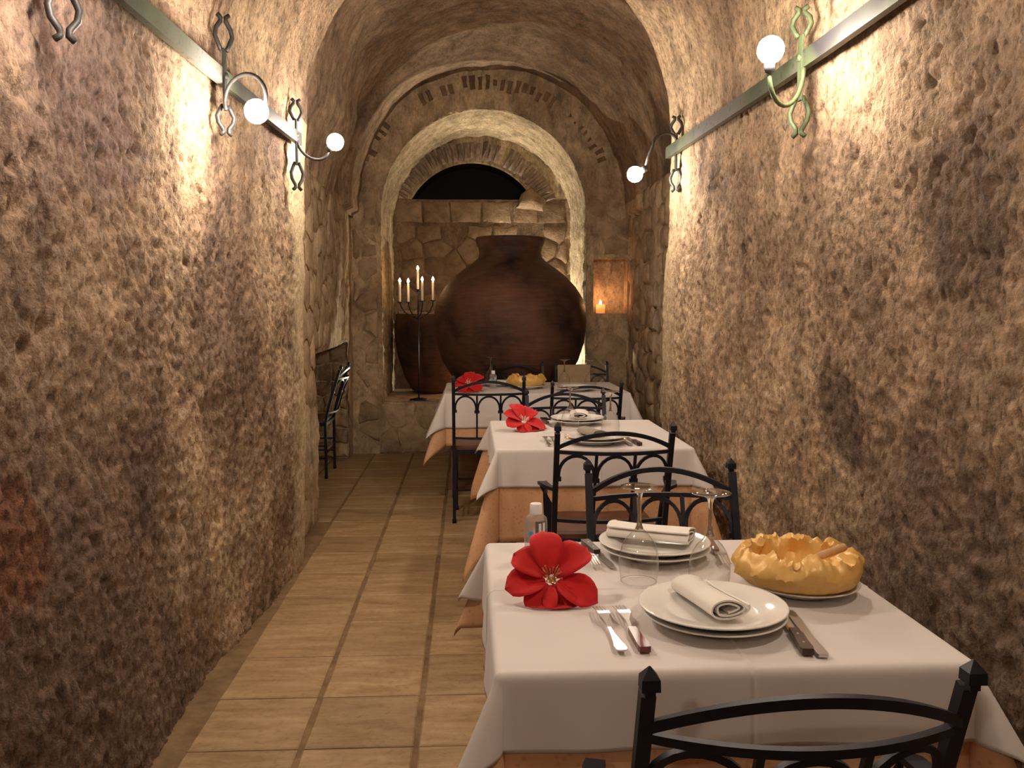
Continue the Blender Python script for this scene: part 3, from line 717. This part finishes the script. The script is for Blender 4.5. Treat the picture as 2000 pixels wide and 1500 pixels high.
floodlight((0.72, 9.15, SILL), (.06, -1, 0.0), .15, FLOOD * .6, 'small floodlight hidden behind the big clay jar, turned to the aisle side')
# ------------------------------------------------------------------ tables with two cloths each
def drape(name, m, x0, x1, y0, y1, zt, ov, flare, tilt, seed, label, cat, group, rip=0.006, crease=True):
    xm, xp, ym, yp = ov; r_ = 0.014
    def axis(a, b, om, op):
        cr = (a + b) / 2 + .02; inn = np.unique(np.concatenate([np.linspace(a, b, 42), cr + np.array([-.009, -.006, -.004, -.002, 0, .002, .004, .006, .009])])); e = np.array([.004, .009, .015, .022, .032])
        lo = np.concatenate([np.linspace(om, .045, 14), e[::-1]]); hi = np.concatenate([e, np.linspace(.045, op, 14)])
        return np.concatenate([a - lo, inn, b + hi])
    U, V = np.meshgrid(axis(x0, x1, xm, xp), axis(y0, y1, ym, yp), indexing='ij')
    su = np.where(U < x0, -1.0, np.where(U > x1, 1.0, 0)); sv = np.where(V < y0, -1.0, np.where(V > y1, 1.0, 0))
    a = np.maximum(np.maximum(x0 - U, U - x1), 0); b = np.maximum(np.maximum(y0 - V, V - y1), 0)
    d = np.hypot(a, b); phi = np.arctan2(b, a); dirx = su * np.cos(phi); diry = sv * np.sin(phi)
    both = (a > 0) & (b > 0)
    s = tilt + np.where(both, flare * np.sin(2 * phi) ** (0.9 if crease else 1.7), 0)
    bend = r_ * PI / 2
    th = np.clip(d / r_, 0, PI / 2); rest = np.maximum(d - bend, 0)
    out = r_ * np.sin(th) + rest * s; drop = r_ * (1 - np.cos(th)) + rest * np.sqrt(1 - np.clip(s, 0, .95) ** 2)
    along = np.where(a > 0, V, U); lo = np.where(a > 0, y0, x0); hi = np.where(a > 0, y1, x1)
    fade = np.clip(np.minimum(along - lo, hi - along) / .12, 0, 1)
    out = out + np.where(both | (d == 0), 0, fade * rip * np.sin(along * 26 + seed * 3 + su) * rest / .16) + np.where(both, rip * .6 * np.sin(phi * 6 + seed) * rest / .2, 0)
    cxx = np.clip(U, x0, x1); cyy = np.clip(V, y0, y1)
    P = np.stack([cxx + dirx * out, cyy + diry * out, zt - drop], -1)
    P[..., 2] += np.where(d == 0, .0012 * pnoise(np.stack([U * 6, V * 6, 0 * U + seed], -1)), 0)
    if crease:                                            # ironed fold lines
        k = .002 * (np.exp(-((U - (x0 + x1) / 2 - .02) / .0035) ** 2) + np.exp(-((V - (y0 + y1) / 2 - .02) / .0035) ** 2))
        P[..., 2] += np.where(d == 0, k, 0); P[..., 1] += np.where((b > 0) & (a == 0), sv * k * 1.5, 0); P[..., 0] += np.where((a > 0) & (b == 0), su * k * 1.5, 0)
    o = np_mesh(name, P, m); sm = o.modifiers.new('thick', 'SOLIDIFY'); sm.thickness = 0.0012; sm.offset = 0
    tag(o, label, cat, group); return o

def table(x0, x1, y0, y1, ov_w, ov_o, fl_w, fl_o, labels, seed):
    t = thing('dining_table', labels[0], 'table', ((x0 + x1) / 2, (y0 + y1) / 2, 0), 0, 'cloth covered dining tables')
    hx, hy = (x1 - x0) / 2, (y1 - y0) / 2
    b = MB(); b.box((0, 0, .7195), (2 * hx - .03, 2 * hy - .03, .035)); b.build('tabletop', 'table_wood', t)
    for sx in (-1, 1):
        for sy in (-1, 1):
            b = MB(); b.sweep([(sx * (hx - .06), sy * (hy - .06), 0), (sx * (hx - .06), sy * (hy - .06), .703)], [(-.024, -.024), (.024, -.024), (.024, .024), (-.024, .024)], (0, 1, 0), True, [.75, 1]); b.build('leg', 'table_wood', t)
    drape('undercloth', 'orange', x0 + .004, x1 - .004, y0 + .004, y1 - .004, .743, ov_o, fl_o, .03, seed, labels[1], 'tablecloth', 'peach undercloths', .005, False)
    drape('tablecloth', 'cloth', x0, x1, y0, y1, .75, ov_w, fl_w, .05, seed, labels[2], 'tablecloth', 'white tablecloths', .005)
TOP = 0.7532
table(0.052, 0.850, 1.385, 2.165, (.16, .16, .14, .16), (.22, .22, .22, .22), .50, .42,
      ('nearest dining table, hidden under its white cloth and bread plate', 'peach patterned undercloth below the nearest white tablecloth', 'white tablecloth on the nearest table, pressed fold down its front'), 1)
table(0.12, 0.955, 3.64, 4.57, (.17, .17, .17, .16), (.40, .40, .40, .24), .48, .34,
      ('middle dining table, standing between two black iron chairs', 'long peach patterned undercloth hanging below the middle white tablecloth', 'white tablecloth on the middle table, corners hanging in points'), 2)
table(-0.17, 1.13, 6.05, 6.93, (.25, .25, .25, .2), (.37, .37, .37, .22), .45, .36,
      ('wide dining table at the far end before the arch', 'peach undercloth showing under the farthest white tablecloth', 'white tablecloth on the wide farthest table, shaded by chair backs'), 3)

# ------------------------------------------------------------------ chairs
def make_chair(label, arms, loc=(0, 0, 0), rz=0):
    t = thing('iron_chair', label, 'chair', loc, rz, 'black iron chairs'); I = 'iron'; hw = .215
    def yb(z): return -.20 if z < .45 else -.20 - .13 * ((z - .45) / .45) ** 1.15
    for s in (-1, 1):
        b = MB(); x = s * hw
        b.sweep([(x, yb(z), z) for z in (0.0, .45, .55, .65, .75, .862)], [(-.010, -.010), (.010, -.010), (.010, .010), (-.010, .010)], (0, 1, 0))
        b.sweep([(x, yb(.9), z) for z in (.862, .87, .872, .888, .903)], [(-.010, -.010), (.010, -.010), (.010, .010), (-.010, .010)], (0, 1, 0), True, [.7, .7, 1.25, 1.2, .1])
        p = b.build('back_post', I, t)
        b = MB(); b.lathe([(.001, 0), (.014, 0), (.014, .02), (.011, .03)], 10, (x, -.2, 0)); b.build('foot_cap', I, p, True)
    bow = lambda u, k=1.0: -.058 * k * (1 - u * u)
    us = np.linspace(-1, 1, 19)
    b = MB(); b.bar([(hw * u, yb(.82) + bow(u), .805 + .060 * (1 - u * u)) for u in us], .013, .015); auto(b.build('top_rail', I, t), 50)
    b = MB(); b.bar([(hw * u, yb(.79) + bow(u), .790) for u in us], .013, .013); auto(b.build('middle_rail', I, t), 50)
    b = MB(); b.bar([(hw * u, yb(.52) + bow(u, .8), .520) for u in us], .013, .012); auto(b.build('bottom_rail', I, t), 50)
    def back(x, z): u = x / hw; return (x, yb(z) + bow(u, .8 + .2 * (z - .52) / .27), z)
    for x in (-.072, .072):
        b = MB(); b.bar([back(x, z) for z in (.52, .6, .7, .79)], .011, .011, (0, 1, 0)); b.build('spindle', I, t)
    for x0, x1 in ((-.205, -.078), (-.066, .066), (.078, .205)):
        cx_, w = (x0 + x1) / 2, (x1 - x0) / 2; pts = [back(x0, .682), back(x0, .70)] + [back(cx_ - w * math.cos(a), .705 + .074 * math.sin(a)) for a in np.linspace(0, PI, 13)] + [back(x1, .70), back(x1, .682)]
        b = MB(); b.bar(pts, .011, .012, (0, 1, 0)); b.box(back(x0 + .002, .685), (.016, .014, .016)); b.box(back(x1 - .002, .685), (.016, .014, .016)); auto(b.build('arch', I, t), 50)
    b = MB(); q = [(-.21, -.19), (.21, -.19), (.215, .165), (.2, .18), (-.2, .18), (-.215, .165)]
    b.add([(x, y, .444) for x, y in q] + [(x, y, .458) for x, y in q] + [(x * .96, y * .95, .468) for x, y in q], [tuple(range(6))[::-1]] + [(i * 6 + j, i * 6 + (j + 1) % 6, (i + 1) * 6 + (j + 1) % 6, (i + 1) * 6 + j) for i in range(2) for j in range(6)] + [tuple(range(12, 18))]); b.build('seat', 'seat_wood', t)
    b = MB(); fr_ = [(-.205, -.2), (.205, -.2), (.205, .165), (-.205, .165)]
    for i in range(4):
        a_, c_ = fr_[i], fr_[(i + 1) % 4]; b.bar([(a_[0], a_[1], .432), (c_[0], c_[1], .432)], .018, .022)
    b.build('seat_frame', I, t)
    for s in (-1, 1):
        b = MB(); b.bar([(s * .205, .165, 0), (s * .205, .165, .432)], .018, .018, (0, 1, 0)); p = b.build('front_leg', I, t)
        b = MB(); b.lathe([(.001, 0), (.013, 0), (.013, .02), (.010, .03)], 10, (s * .205, .165, 0)); b.build('foot_cap', I, p, True)
        for z in (.16, .26):
            b = MB(); b.bar([(s * .207, .165, z), (s * .21, -.2, z)], .010, .010); b.build('stretcher', I, t)
        if arms:
            x = s * .232; b = MB()
            b.bar([(s * hw, yb(.64), .640), (x + s * .008, -.23, .648), (x + s * .022, -.16, .648), (x + s * .024, -.115, .642), (x + s * .018, -.09, .64), (x + s * .008, -.10, .60), (x, -.12, .56), (x - s * .004, -.11, .50), (x - s * .014, -.09, .445)], .034, .012, (s * 1.0, 0, .05) if False else (0, .3, 1)); auto(b.build('armrest', I, t), 60)
    for z in (.2,):
        b = MB(); b.bar([(-.205, .165, z), (.205, .165, z)], .010, .010); b.build('stretcher', I, t)
        b = MB(); b.bar([(-.21, -.2, z), (.21, -.2, z)], .010, .010); b.build('stretcher', I, t)
    return t
ch_a = make_chair('black iron armchair cut off at the lower edge, before the nearest table', True, (0.446, 1.40, 0)); ch_a.scale = (1, 1, .985)
dup(ch_a, (0.540, 3.48, 0), 0.0, 'black iron armchair before the middle table, its back to the camera').scale = (1, 1, 1.03)
dup(ch_a, (0.728, 5.63, 0), 0.0, 'black iron armchair before the farthest table, near the tan wall')
dup(ch_a, (0.565, 2.19, 0), PI, 'black iron armchair behind the nearest table, facing the camera')
dup(ch_a, (0.535, 4.47, 0), PI, 'black iron armchair behind the middle table, facing the camera')
ch_b = make_chair('black iron chair without arms before the farthest table, beside the aisle', False, (0.118, 5.56, 0)); ch_b.scale = (1, 1, 1.045)
dup(ch_b, (0.945, 6.92, 0), PI, 'black iron chair behind the farthest table, brown board against its back')
dup(ch_b, (0.40, 6.90, 0), PI, 'black iron chair behind the farthest table, dark against the clay jar')
dup(ch_b, (-1.335, 7.05, 0), PI / 2, 'black iron chair alone by the stone wall, seen from its side')
b = MB(); b.box((0, 0, 0), (0.27, .012, .24)); bo = b.build('wooden_board', 'board'); bo.location = (0.865, 7.105, .76); bo.rotation_euler = (math.radians(-9), 0, 0)
tag(bo, 'light brown rectangular board leaning inside the far chair beside the right stone pier', 'board')

# ------------------------------------------------------------------ tableware
def plate(name, x, y, z, R_, label, group):
    k = R_ / .14
    pr = [(.001, .003), (.070, .003), (.078, .0), (.082, .0), (.086, .005), (.098, .013), (.137, .0205), (.140, .0225), (.139, .0245), (.136, .0240), (.097, .0175), (.088, .0115), (.078, .0085), (.001, .0075)]
    b = MB(); b.lathe([(r * k, zz_) for r, zz_ in pr], 72); o = b.build(name, 'china', None, True); o.location = (x, y, z)
    return tag(o, label, 'plate', group)

def glass(x, y, label):
    t = thing('wine_glass', label, 'glass', (x, y, TOP + .001), rnd.uniform(0, 6), 'upturned wine glasses')
    b = MB(); b.lathe([(.0385, 0), (.0412, .012), (.0435, .030), (.0440, .048), (.0415, .066), (.0355, .084), (.0265, .098), (.016, .109), (.009, .117)], 40); bw = b.build('bowl', 'glass', t, True); b = MB(); b.lathe([(.0385 + .0011 * math.cos(a), .0012 + .0011 * math.sin(a)) for a in np.linspace(0, 2 * PI, 7)], 40); b.build('rim', 'stem_glass', bw, True)
    b = MB(); b.lathe([(.009, .117), (.006, .125), (.0045, .14), (.0042, .165), (.0045, .185), (.0075, .196)], 16); b.cap(.009, .117, 16); b.cap(.0075, .196, 16, flip=True); b.build('stem', 'stem_glass', t, True)
    b = MB(); b.lathe([(.0075, .196), (.016, .202), (.030, .206), (.0405, .208), (.0418, .2095), (.0405, .211), (.02, .2105), (.0008, .209)], 40); ft = b.build('foot', 'glass', t, True); b = MB(); b.lathe([(.0412 + .0010 * math.cos(a), .2095 + .0010 * math.sin(a)) for a in np.linspace(0, 2 * PI, 7)], 40); b.build('rim', 'stem_glass', ft, True)
    return t

def outline_solid(b, pts, z0, z1, zf=None):
    """extrude a closed outline given as left and right rails [(y, xl, xr)]; zf(y) lifts it"""
    zf = zf or (lambda y: 0); n = len(pts); vs = []
    for (y, a, c) in pts: h = zf(y); vs += [(a, y, z0 + h), (c, y, z0 + h), (c, y, z1 + h), (a, y, z1 + h)]
    fs = [(0, 1, 2, 3), tuple((n - 1) * 4 + k for k in (3, 2, 1, 0))]
    for i in range(n - 1):
        for k in range(4): fs.append((i * 4 + k, i * 4 + (k + 1) % 4, i * 4 + 4 + (k + 1) % 4, i * 4 + 4 + k))
    b.add(vs, fs)

def sym(pts): return [(y, -w, w) for y, w in pts]

def fork(kind, x, y, rz, label):
    t = thing('fork', label, 'fork', (x, y, TOP + .001), rz, 'forks on the tables')
    zf = lambda y: .004 + .012 * max(0, min(1, (y - .115) / .035)) - .008 * max(0, (y - .17) / .045)
    b = MB(); outline_solid(b, sym([(.105, .003), (.13, .0035), (.142, .008), (.150, .0115), (.165, .0122)]), 0, .0022, zf)
    for k in range(4):
        cx_ = -.0098 + k * .00655; outline_solid(b, [(.163, cx_ - .0022, cx_ + .0022), (.19, cx_ - .0019, cx_ + .0019), (.212, cx_ - .0010, cx_ + .0010)], 0, .002, zf)
    b.build('head', 'steel', t)
    if kind == 'steel':
        b = MB(); outline_solid(b, sym([(0, .006), (.004, .0095), (.02, .0105), (.035, .008), (.07, .0048), (.108, .0032)]), 0.0005, .0032, zf); b.build('handle', 'steel', t)
    else:
        b = MB(); outline_solid(b, sym([(0, .0095), (.01, .0108), (.05, .0092), (.09, .0078), (.097, .0068)]), 0.0, .011, lambda y: 0); b.build('handle', 'red_wood', t)
        b = MB(); outline_solid(b, sym([(.096, .006), (.108, .0035)]), .002, .007); b.build('ferrule', 'steel', t)
    return t

def knife(kind, x, y, rz, label):
    t = thing('knife', label, 'knife', (x, y, TOP + .001), rz, 'knives on the tables')
    if kind == 'steel':
        b = MB(); outline_solid(b, sym([(0, .0075), (.006, .0098), (.05, .0085), (.105, .006)]), 0, .005); b.build('handle', 'steel', t)
    else:
        b = MB(); outline_solid(b, sym([(0, .0095), (.01, .0115), (.05, .0095), (.1, .0085)]), 0, .012); h = b.build('handle', 'dark_wood', t)
        for yy_ in (.03, .07):
            b = MB(); b.lathe([(.0025, .0118), (.0022, .0126), (.0003, .0127)], 8, (0, yy_, 0)); b.build('rivet', 'steel', h)
    b = MB(); outline_solid(b, [(.1, -.006, .006), (.115, -.0085, .008), (.19, -.0085, .0085), (.208, -.006, .0085), (.222, .002, .006)], .0025, .0042); b.build('blade', 'steel', t)
    return t

def napkin_roll(name, x, y, z, rz, L, w, h, label, turns=2.3, grey=False, tilt=0):
    """napkin rolled into a flat spiral, axis along local y"""
    n = 110; th = .0032; cen = []
    for i in range(n):
        f = i / (n - 1); a = -PI * .5 + f * turns * 2 * PI; k = 1 - .62 * (1 - f)
        wob = .0016 * math.sin(a * 3 + 1) * (1 - f) * 2
        cen.append(((w / 2 * k + wob) * math.cos(a), h / 2 + (h / 2 * (k - .05)) * math.sin(a) * (1 - .08 * math.cos(a))))
    cen = np.array(cen); tg = np.gradient(cen, axis=0); tg /= np.linalg.norm(tg, axis=1)[:, None]; nr = np.stack([-tg[:, 1], tg[:, 0]], -1)
    prof = np.concatenate([cen + nr * th / 2, (cen - nr * th / 2)[::-1]]); m_ = len(prof); rows_ = []
    for k, yy_ in enumerate((-L / 2, -L / 2 + .004, -L / 4, 0, L / 4, L / 2 - .004, L / 2)):
        s = 1 + .05 * math.sin(k * 1.3); rows_.append(np.stack([prof[:, 0] * s + .002 * math.sin(k), np.full(m_, yy_) + (.002 * np.cos(prof[:, 0] * 80)), prof[:, 1] * (1 + .04 * math.cos(k))], -1))
    P_ = np.stack(rows_); b = MB(); b.grid(P_, True)
    cap_ = []
    for e in (0, len(rows_) - 1):
        o_ = e * m_
        for i in range(n - 1): cap_.append((o_ + i, o_ + i + 1, o_ + m_ - 2 - i, o_ + m_ - 1 - i))
    b.f += cap_; o = b.build(name, 'napkin_grey' if grey else 'napkin', None); auto(o, 60); o.location = (x, y, z); o.rotation_euler = (tilt, 0, rz)
    return tag(o, label, 'napkin', 'napkins on the plates')

def flower(x, y, z, s, label, rz=0.0, tilt=37, pale=False, sq=1.0):
    t = thing('poinsettia', label, 'flower', (x, y, z), rz, 'red fabric poinsettias'); Rm = Matrix.Rotation(math.radians(tilt), 3, 'X')
    lift = .040 * s / .085
    for ang, L, lf, w in ((40, .092, .026, .033), (97, .098, .030, .031), (143, .082, .022, .033), (192, .085, .012, .033), (243, .078, .002, .031), (284, .082, -.004, .032), (330, .092, .006, .034)):
        L *= s / .085; w *= s / .085; a = math.radians(ang); nu, nv = 9, 7; P_ = np.zeros((nu, nv, 3))
        for i in range(nu):
            f = i / (nu - 1); ww = w * 2.62 * (f ** .80) * (1 - f) ** .58 + .005 * (1 - f)
            for j in range(nv):
                g_ = -1 + 2 * j / (nv - 1); rr = .012 + f * L
                zz_ = lf * math.sin(f * PI * .62) * 1.15 + .010 * g_ * g_ * math.sin(PI * f) + .0025 * math.sin(g_ * 3 + ang + f * 5) - .012 * f * f
                P_[i, j] = Rm @ Vector((rr * math.cos(a) - g_ * ww * math.sin(a), rr * math.sin(a) + g_ * ww * math.cos(a), zz_))
        P_[..., 2] = np.maximum(P_[..., 2], -z + TOP + .001 + 0.002 * (ang % 7) / 7)
        b = MB(); b.grid(P_); p = b.build('petal', 'petal', t, True); so = p.modifiers.new('thick', 'SOLIDIFY'); so.thickness = .0011; so.offset = 0
    rr_ = random.Random(int(ang + x * 100)); mt = 'stamen_white' if pale else 'stamen'
    b = MB()
    for k in range(15):
        a = k * 2.4; e = (.010 + .014 * rr_.random()) * s / .085; h = (.016 + .016 * rr_.random()) * s / .085
        p0 = Rm @ Vector((.003 * math.cos(a), .003 * math.sin(a), 0)); p1 = Rm @ Vector((e * math.cos(a), e * math.sin(a), h))
        b.tube([p0, (p0 + p1) / 2 + Vector((0, 0, .002)), p1], .0008, 5); b.lathe([(.0003, -.002), (.002, 0), (.0003, .002)], 6, tuple(p1))
    b.lathe([(.0005, .006), (.008, .003), (.012, -.003)], 12); b.build('stamens', mt, t, True)
    b = MB(); zt = TOP + .003 - z; b.tube([(0, 0, -.006), (.02, .02, zt * .6), (.06, .035, zt), (.095, .045, zt)], .0018, 6); b.build('stem', 'stem', t, True)
    return t

def bottle(x, y, rz, label):
    t = thing('sanitizer_bottle', label, 'bottle', (x, y, TOP + .001), rz, 'hand sanitizer bottles')
    b = MB(); b.lathe([(.001, .002), (.024, 0), (.0275, .004), (.0275, .088), (.0255, .096), (.019, .102), (.0135, .105), (.0125, .112)], 32, sy=.72); b.build('body', 'gel', t, True)
    b = MB(); b.lathe([(.001, .105), (.0145, .105), (.015, .107), (.0145, .128), (.013, .130), (.001, .130)], 24); auto(b.build('cap', 'cap', t, True), 40)
    def patch(name, u0, u1, z0, z1, m, k=1.015, n=8, par=t):
        P_ = np.array([[(.0275 * k * math.sin(u), -.0275 * .72 * k * math.cos(u), z_) for u in np.linspace(u0, u1, n)] for z_ in (z0, z1)]); q = MB(); q.grid(P_); return q.build(name, m, par)
    lb = patch('label', -.1, .95, .045, .09, 'label_dark'); patch('print', .18, .42, .05, .085, 'label_white', 1.03, 4, lb); patch('print', .55, .8, .065, .087, 'label_white', 1.03, 4, lb)
    P_ = [(.0275 * 1.03 * math.sin(-.48 + .21 * math.cos(a)), -.0275 * .72 * 1.03 * math.cos(-.48 + .21 * math.cos(a)), .060 + .0065 * math.sin(a)) for a in np.linspace(0, 2 * PI, 17)[:-1]]
    q = MB(); q.add(P_, [tuple(range(16))]); q.build('sticker', 'dot', t)
    return t

def paper_basket(x, y, z, s, label, seed):
    n = 150; A = np.linspace(0, 2 * PI, n, endpoint=False)
    def nz_(f, k): return pnoise(np.stack([np.cos(A) * f + k * 3.1, np.sin(A) * f + seed, 0 * A + k], -1))
    def rid(f, k): return .35 - np.abs(nz_(f, k)) * 1.3                       # sharp creases of crumpled paper
    prof = [(.001, .001), (.085, 0), (.104, .006), (.119, .018), (.127, .032), (.131, .046), (.129, .058), (.124, .068), (.117, .076), (.109, .081), (.102, .079), (.096, .072), (.091, .060), (.086, .044), (.080, .026), (.055, .016), (.001, .013)]
    P_ = np.zeros((len(prof), n, 3))
    for k, (r, zz_) in enumerate(prof):
        up = zz_ / .081; amp = 0 if k in (0, len(prof) - 1) else (.002 if k < 3 else .004 + .008 * up)
        rr = r + amp * (nz_(1.8, k * .10) + .9 * rid(3.4, k * .22 + 2) + .5 * rid(8, k * .4))
        hz = zz_ + (.016 * nz_(1.6, 7) + .016 * rid(4.5, 9) + .008 * rid(11, 4 + k * .2) - .006) * up * (1 if 4 <= k <= 12 else .25)
        P_[k] = np.stack([rr * np.cos(A), rr * np.sin(A), np.maximum(hz, 0)], -1)
    for c_, wd, am, ks in ((.52, 5, .12, (4, 5, 6)), (.985, 4, .10, (5, 6, 7))):   # pointed paper corners sticking out
        j0 = int(n * c_)
        for dj in range(-wd, wd + 1):
            f = (1 - abs(dj) / (wd + 1))
            for i, k in enumerate(ks): P_[k, (j0 + dj) % n, :2] *= 1 + am * f * (1, .7, .35)[i]
    for c_, wd in ((.60, 6), (.74, 7), (.86, 6), (.2, 8), (.36, 6)):               # flaps folded over into the bowl
        j0 = int(n * c_)
        for dj in range(-wd, wd + 1):
            f = (1 - abs(dj) / (wd + 1))
            for k, q in ((9, .05), (10, .14), (11, .20), (12, .12)): P_[k, (j0 + dj) % n, :2] *= 1 - q * f; P_[k, (j0 + dj) % n, 2] += .010 * f * (k in (10, 11))
    b = MB(); b.grid(P_ * s, True); o = b.build('bread_basket', 'paper', None); auto(o, 48); o.location = (x, y, z); return tag(o, label, 'basket', 'golden paper bread baskets')

# nearest table
P1 = 'plates on the tables'
plate('dinner_plate', 0.463, 1.583, TOP, .136, 'lower white plate of the near stack on the nearest table', P1)
plate('dinner_plate', 0.461, 1.585, TOP + .0135, .140, 'upper white plate under the rolled napkin on the nearest table', P1)
plate('dinner_plate', 0.448, 2.033, TOP, .132, 'lower white plate of the far stack on the nearest table', P1)
plate('dinner_plate', 0.446, 2.036, TOP + .0135, .134, 'upper white plate of the far stack, behind an upturned wine glass', P1)
plate('bread_plate', 0.700, 1.765, TOP, .122, 'white plate under the golden paper basket on the nearest table', P1)
paper_basket(0.692, 1.764, TOP + .013, 1.0, 'golden crumpled paper basket on the nearest table, breadstick inside', 3)
b = MB(); b.tube([(-.055, -.012, 0), (0, 0, .002), (.055, .012, 0)], .0085, 10, scale=[.8, 1, .95]); bs = b.build('breadstick', 'bread', None, True); bs.location = (.735, 1.735, TOP + .080); bs.rotation_euler = (0, math.radians(-16), 0)
tag(bs, 'short breadstick resting on the rim of the golden paper basket', 'bread')
napkin_roll('napkin', 0.452, 1.588, TOP + .029, math.radians(10), .175, .080, .040, 'white napkin rolled up, its spiral end towards the camera', 2.3, False, math.radians(-2))
napkin_roll('napkin', 0.440, 2.060, TOP + .030, math.radians(64), .20, .125, .036, 'white napkin folded flat across the far plates of the nearest table', 1.6)
glass(0.368, 1.832, 'upturned wine glass standing nearest the red flower')
glass(0.505, 1.765, 'upturned wine glass standing between the rolled napkin and golden basket')
fork('steel', 0.262, 1.438, math.radians(3.0), 'plain steel fork nearest the red flower on the nearest table')
fork('wood', 0.303, 1.440, math.radians(3.5), 'fork with a dark red wooden handle beside the near plates')
knife('wood', 0.580, 1.415, math.radians(-7), 'steak knife with a dark wooden handle beside the near plates')
knife('steel', 0.603, 1.405, math.radians(-6), 'plain steel knife on the outer side of the steak knife')
fork('steel', 0.262, 2.135, math.radians(187), 'steel cutlery handle by the far plates, pointing at the sanitizer bottle')
knife('wood', 0.290, 2.140, math.radians(190), 'wooden handled knife beside the far plates of the nearest table')
fork('wood', 0.605, 2.13, math.radians(176), 'wooden handled fork half hidden behind the second wine glass')
flower(0.166, 1.728, TOP + .040, .086, 'red fabric poinsettia with gold stamens on the nearest table')
bottle(0.158, 2.03, 0.0, 'clear sanitizer bottle with a blue dot on the nearest table')

# middle table
plate('dinner_plate', 0.556, 3.775, TOP, .138, 'lower white plate behind the armchair on the middle table', P1)
plate('dinner_plate', 0.556, 3.775, TOP + .0135, .138, 'upper white plate under the greyish napkin on the middle table', P1)
plate('dinner_plate', 0.556, 4.41, TOP, .138, 'lower white plate of the far stack on the middle table', P1)
plate('dinner_plate', 0.556, 4.41, TOP + .0135, .138, 'upper white plate of the far stack on the middle table', P1)
napkin_roll('napkin', 0.545, 3.79, TOP + .030, math.radians(20), .15, .085, .036, 'greyish rolled napkin on the near plates of the middle table', 2.3, True)
napkin_roll('napkin', 0.57, 4.42, TOP + .030, math.radians(-8), .15, .10, .036, 'white napkin on the far plates of the middle table', 1.8)
glass(0.490, 4.17, 'upturned wine glass on the middle table, next to its flower')
glass(0.655, 3.97, 'upturned wine glass on the middle table, nearer the tan wall')
flower(0.265, 4.20, TOP + .040, .098, 'red fabric poinsettia with pale stamens on the middle table', .5, 30, True)
fork('steel', 0.345, 3.69, math.radians(2), 'outer steel fork beside the chair post on the middle table')
fork('steel', 0.375, 3.69, math.radians(2), 'inner steel fork beside the chair post on the middle table')
knife('steel', 0.70, 3.69, math.radians(4), 'steel knife beside the greyish napkin on the middle table')
knife('wood', 0.74, 3.69, math.radians(5), 'dark handled knife nearer the wall on the middle table')
knife('wood', 0.385, 4.50, math.radians(190), 'dark handled knife behind the flower on the middle table')

# farthest table
plate('dinner_plate', 0.215, 6.62, TOP, .135, 'white plate behind the bottle on the farthest table', P1)
plate('dinner_plate', 0.77, 6.20, TOP, .138, 'lower white plate behind the armchair on the farthest table', P1)
plate('dinner_plate', 0.77, 6.20, TOP + .0135, .138, 'upper white plate behind the armchair on the farthest table', P1)
plate('bread_plate', 0.425, 6.40, TOP, .14, 'white plate under the golden basket on the farthest table', P1)
paper_basket(0.425, 6.40, TOP + .013, 1.08, 'golden crumpled paper basket on the farthest table', 8)
napkin_roll('napkin', 0.235, 6.66, TOP + .011, math.radians(60), .15, .09, .034, 'white napkin beside the bottle on the farthest table', 1.8)
glass(0.168, 6.80, 'upturned wine glass behind the bottle on the farthest table')
glass(0.712, 6.44, 'upturned wine glass on the farthest table, beside the golden basket')
glass(0.900, 6.38, 'upturned wine glass on the farthest table, nearest its armchair')
flower(-0.005, 6.17, TOP + .05, .105, 'red fabric poinsettia at the aisle corner of the farthest table', -.3, 30, True)
bottle(0.178, 6.42, 0.2, 'clear sanitizer bottle on the farthest table')
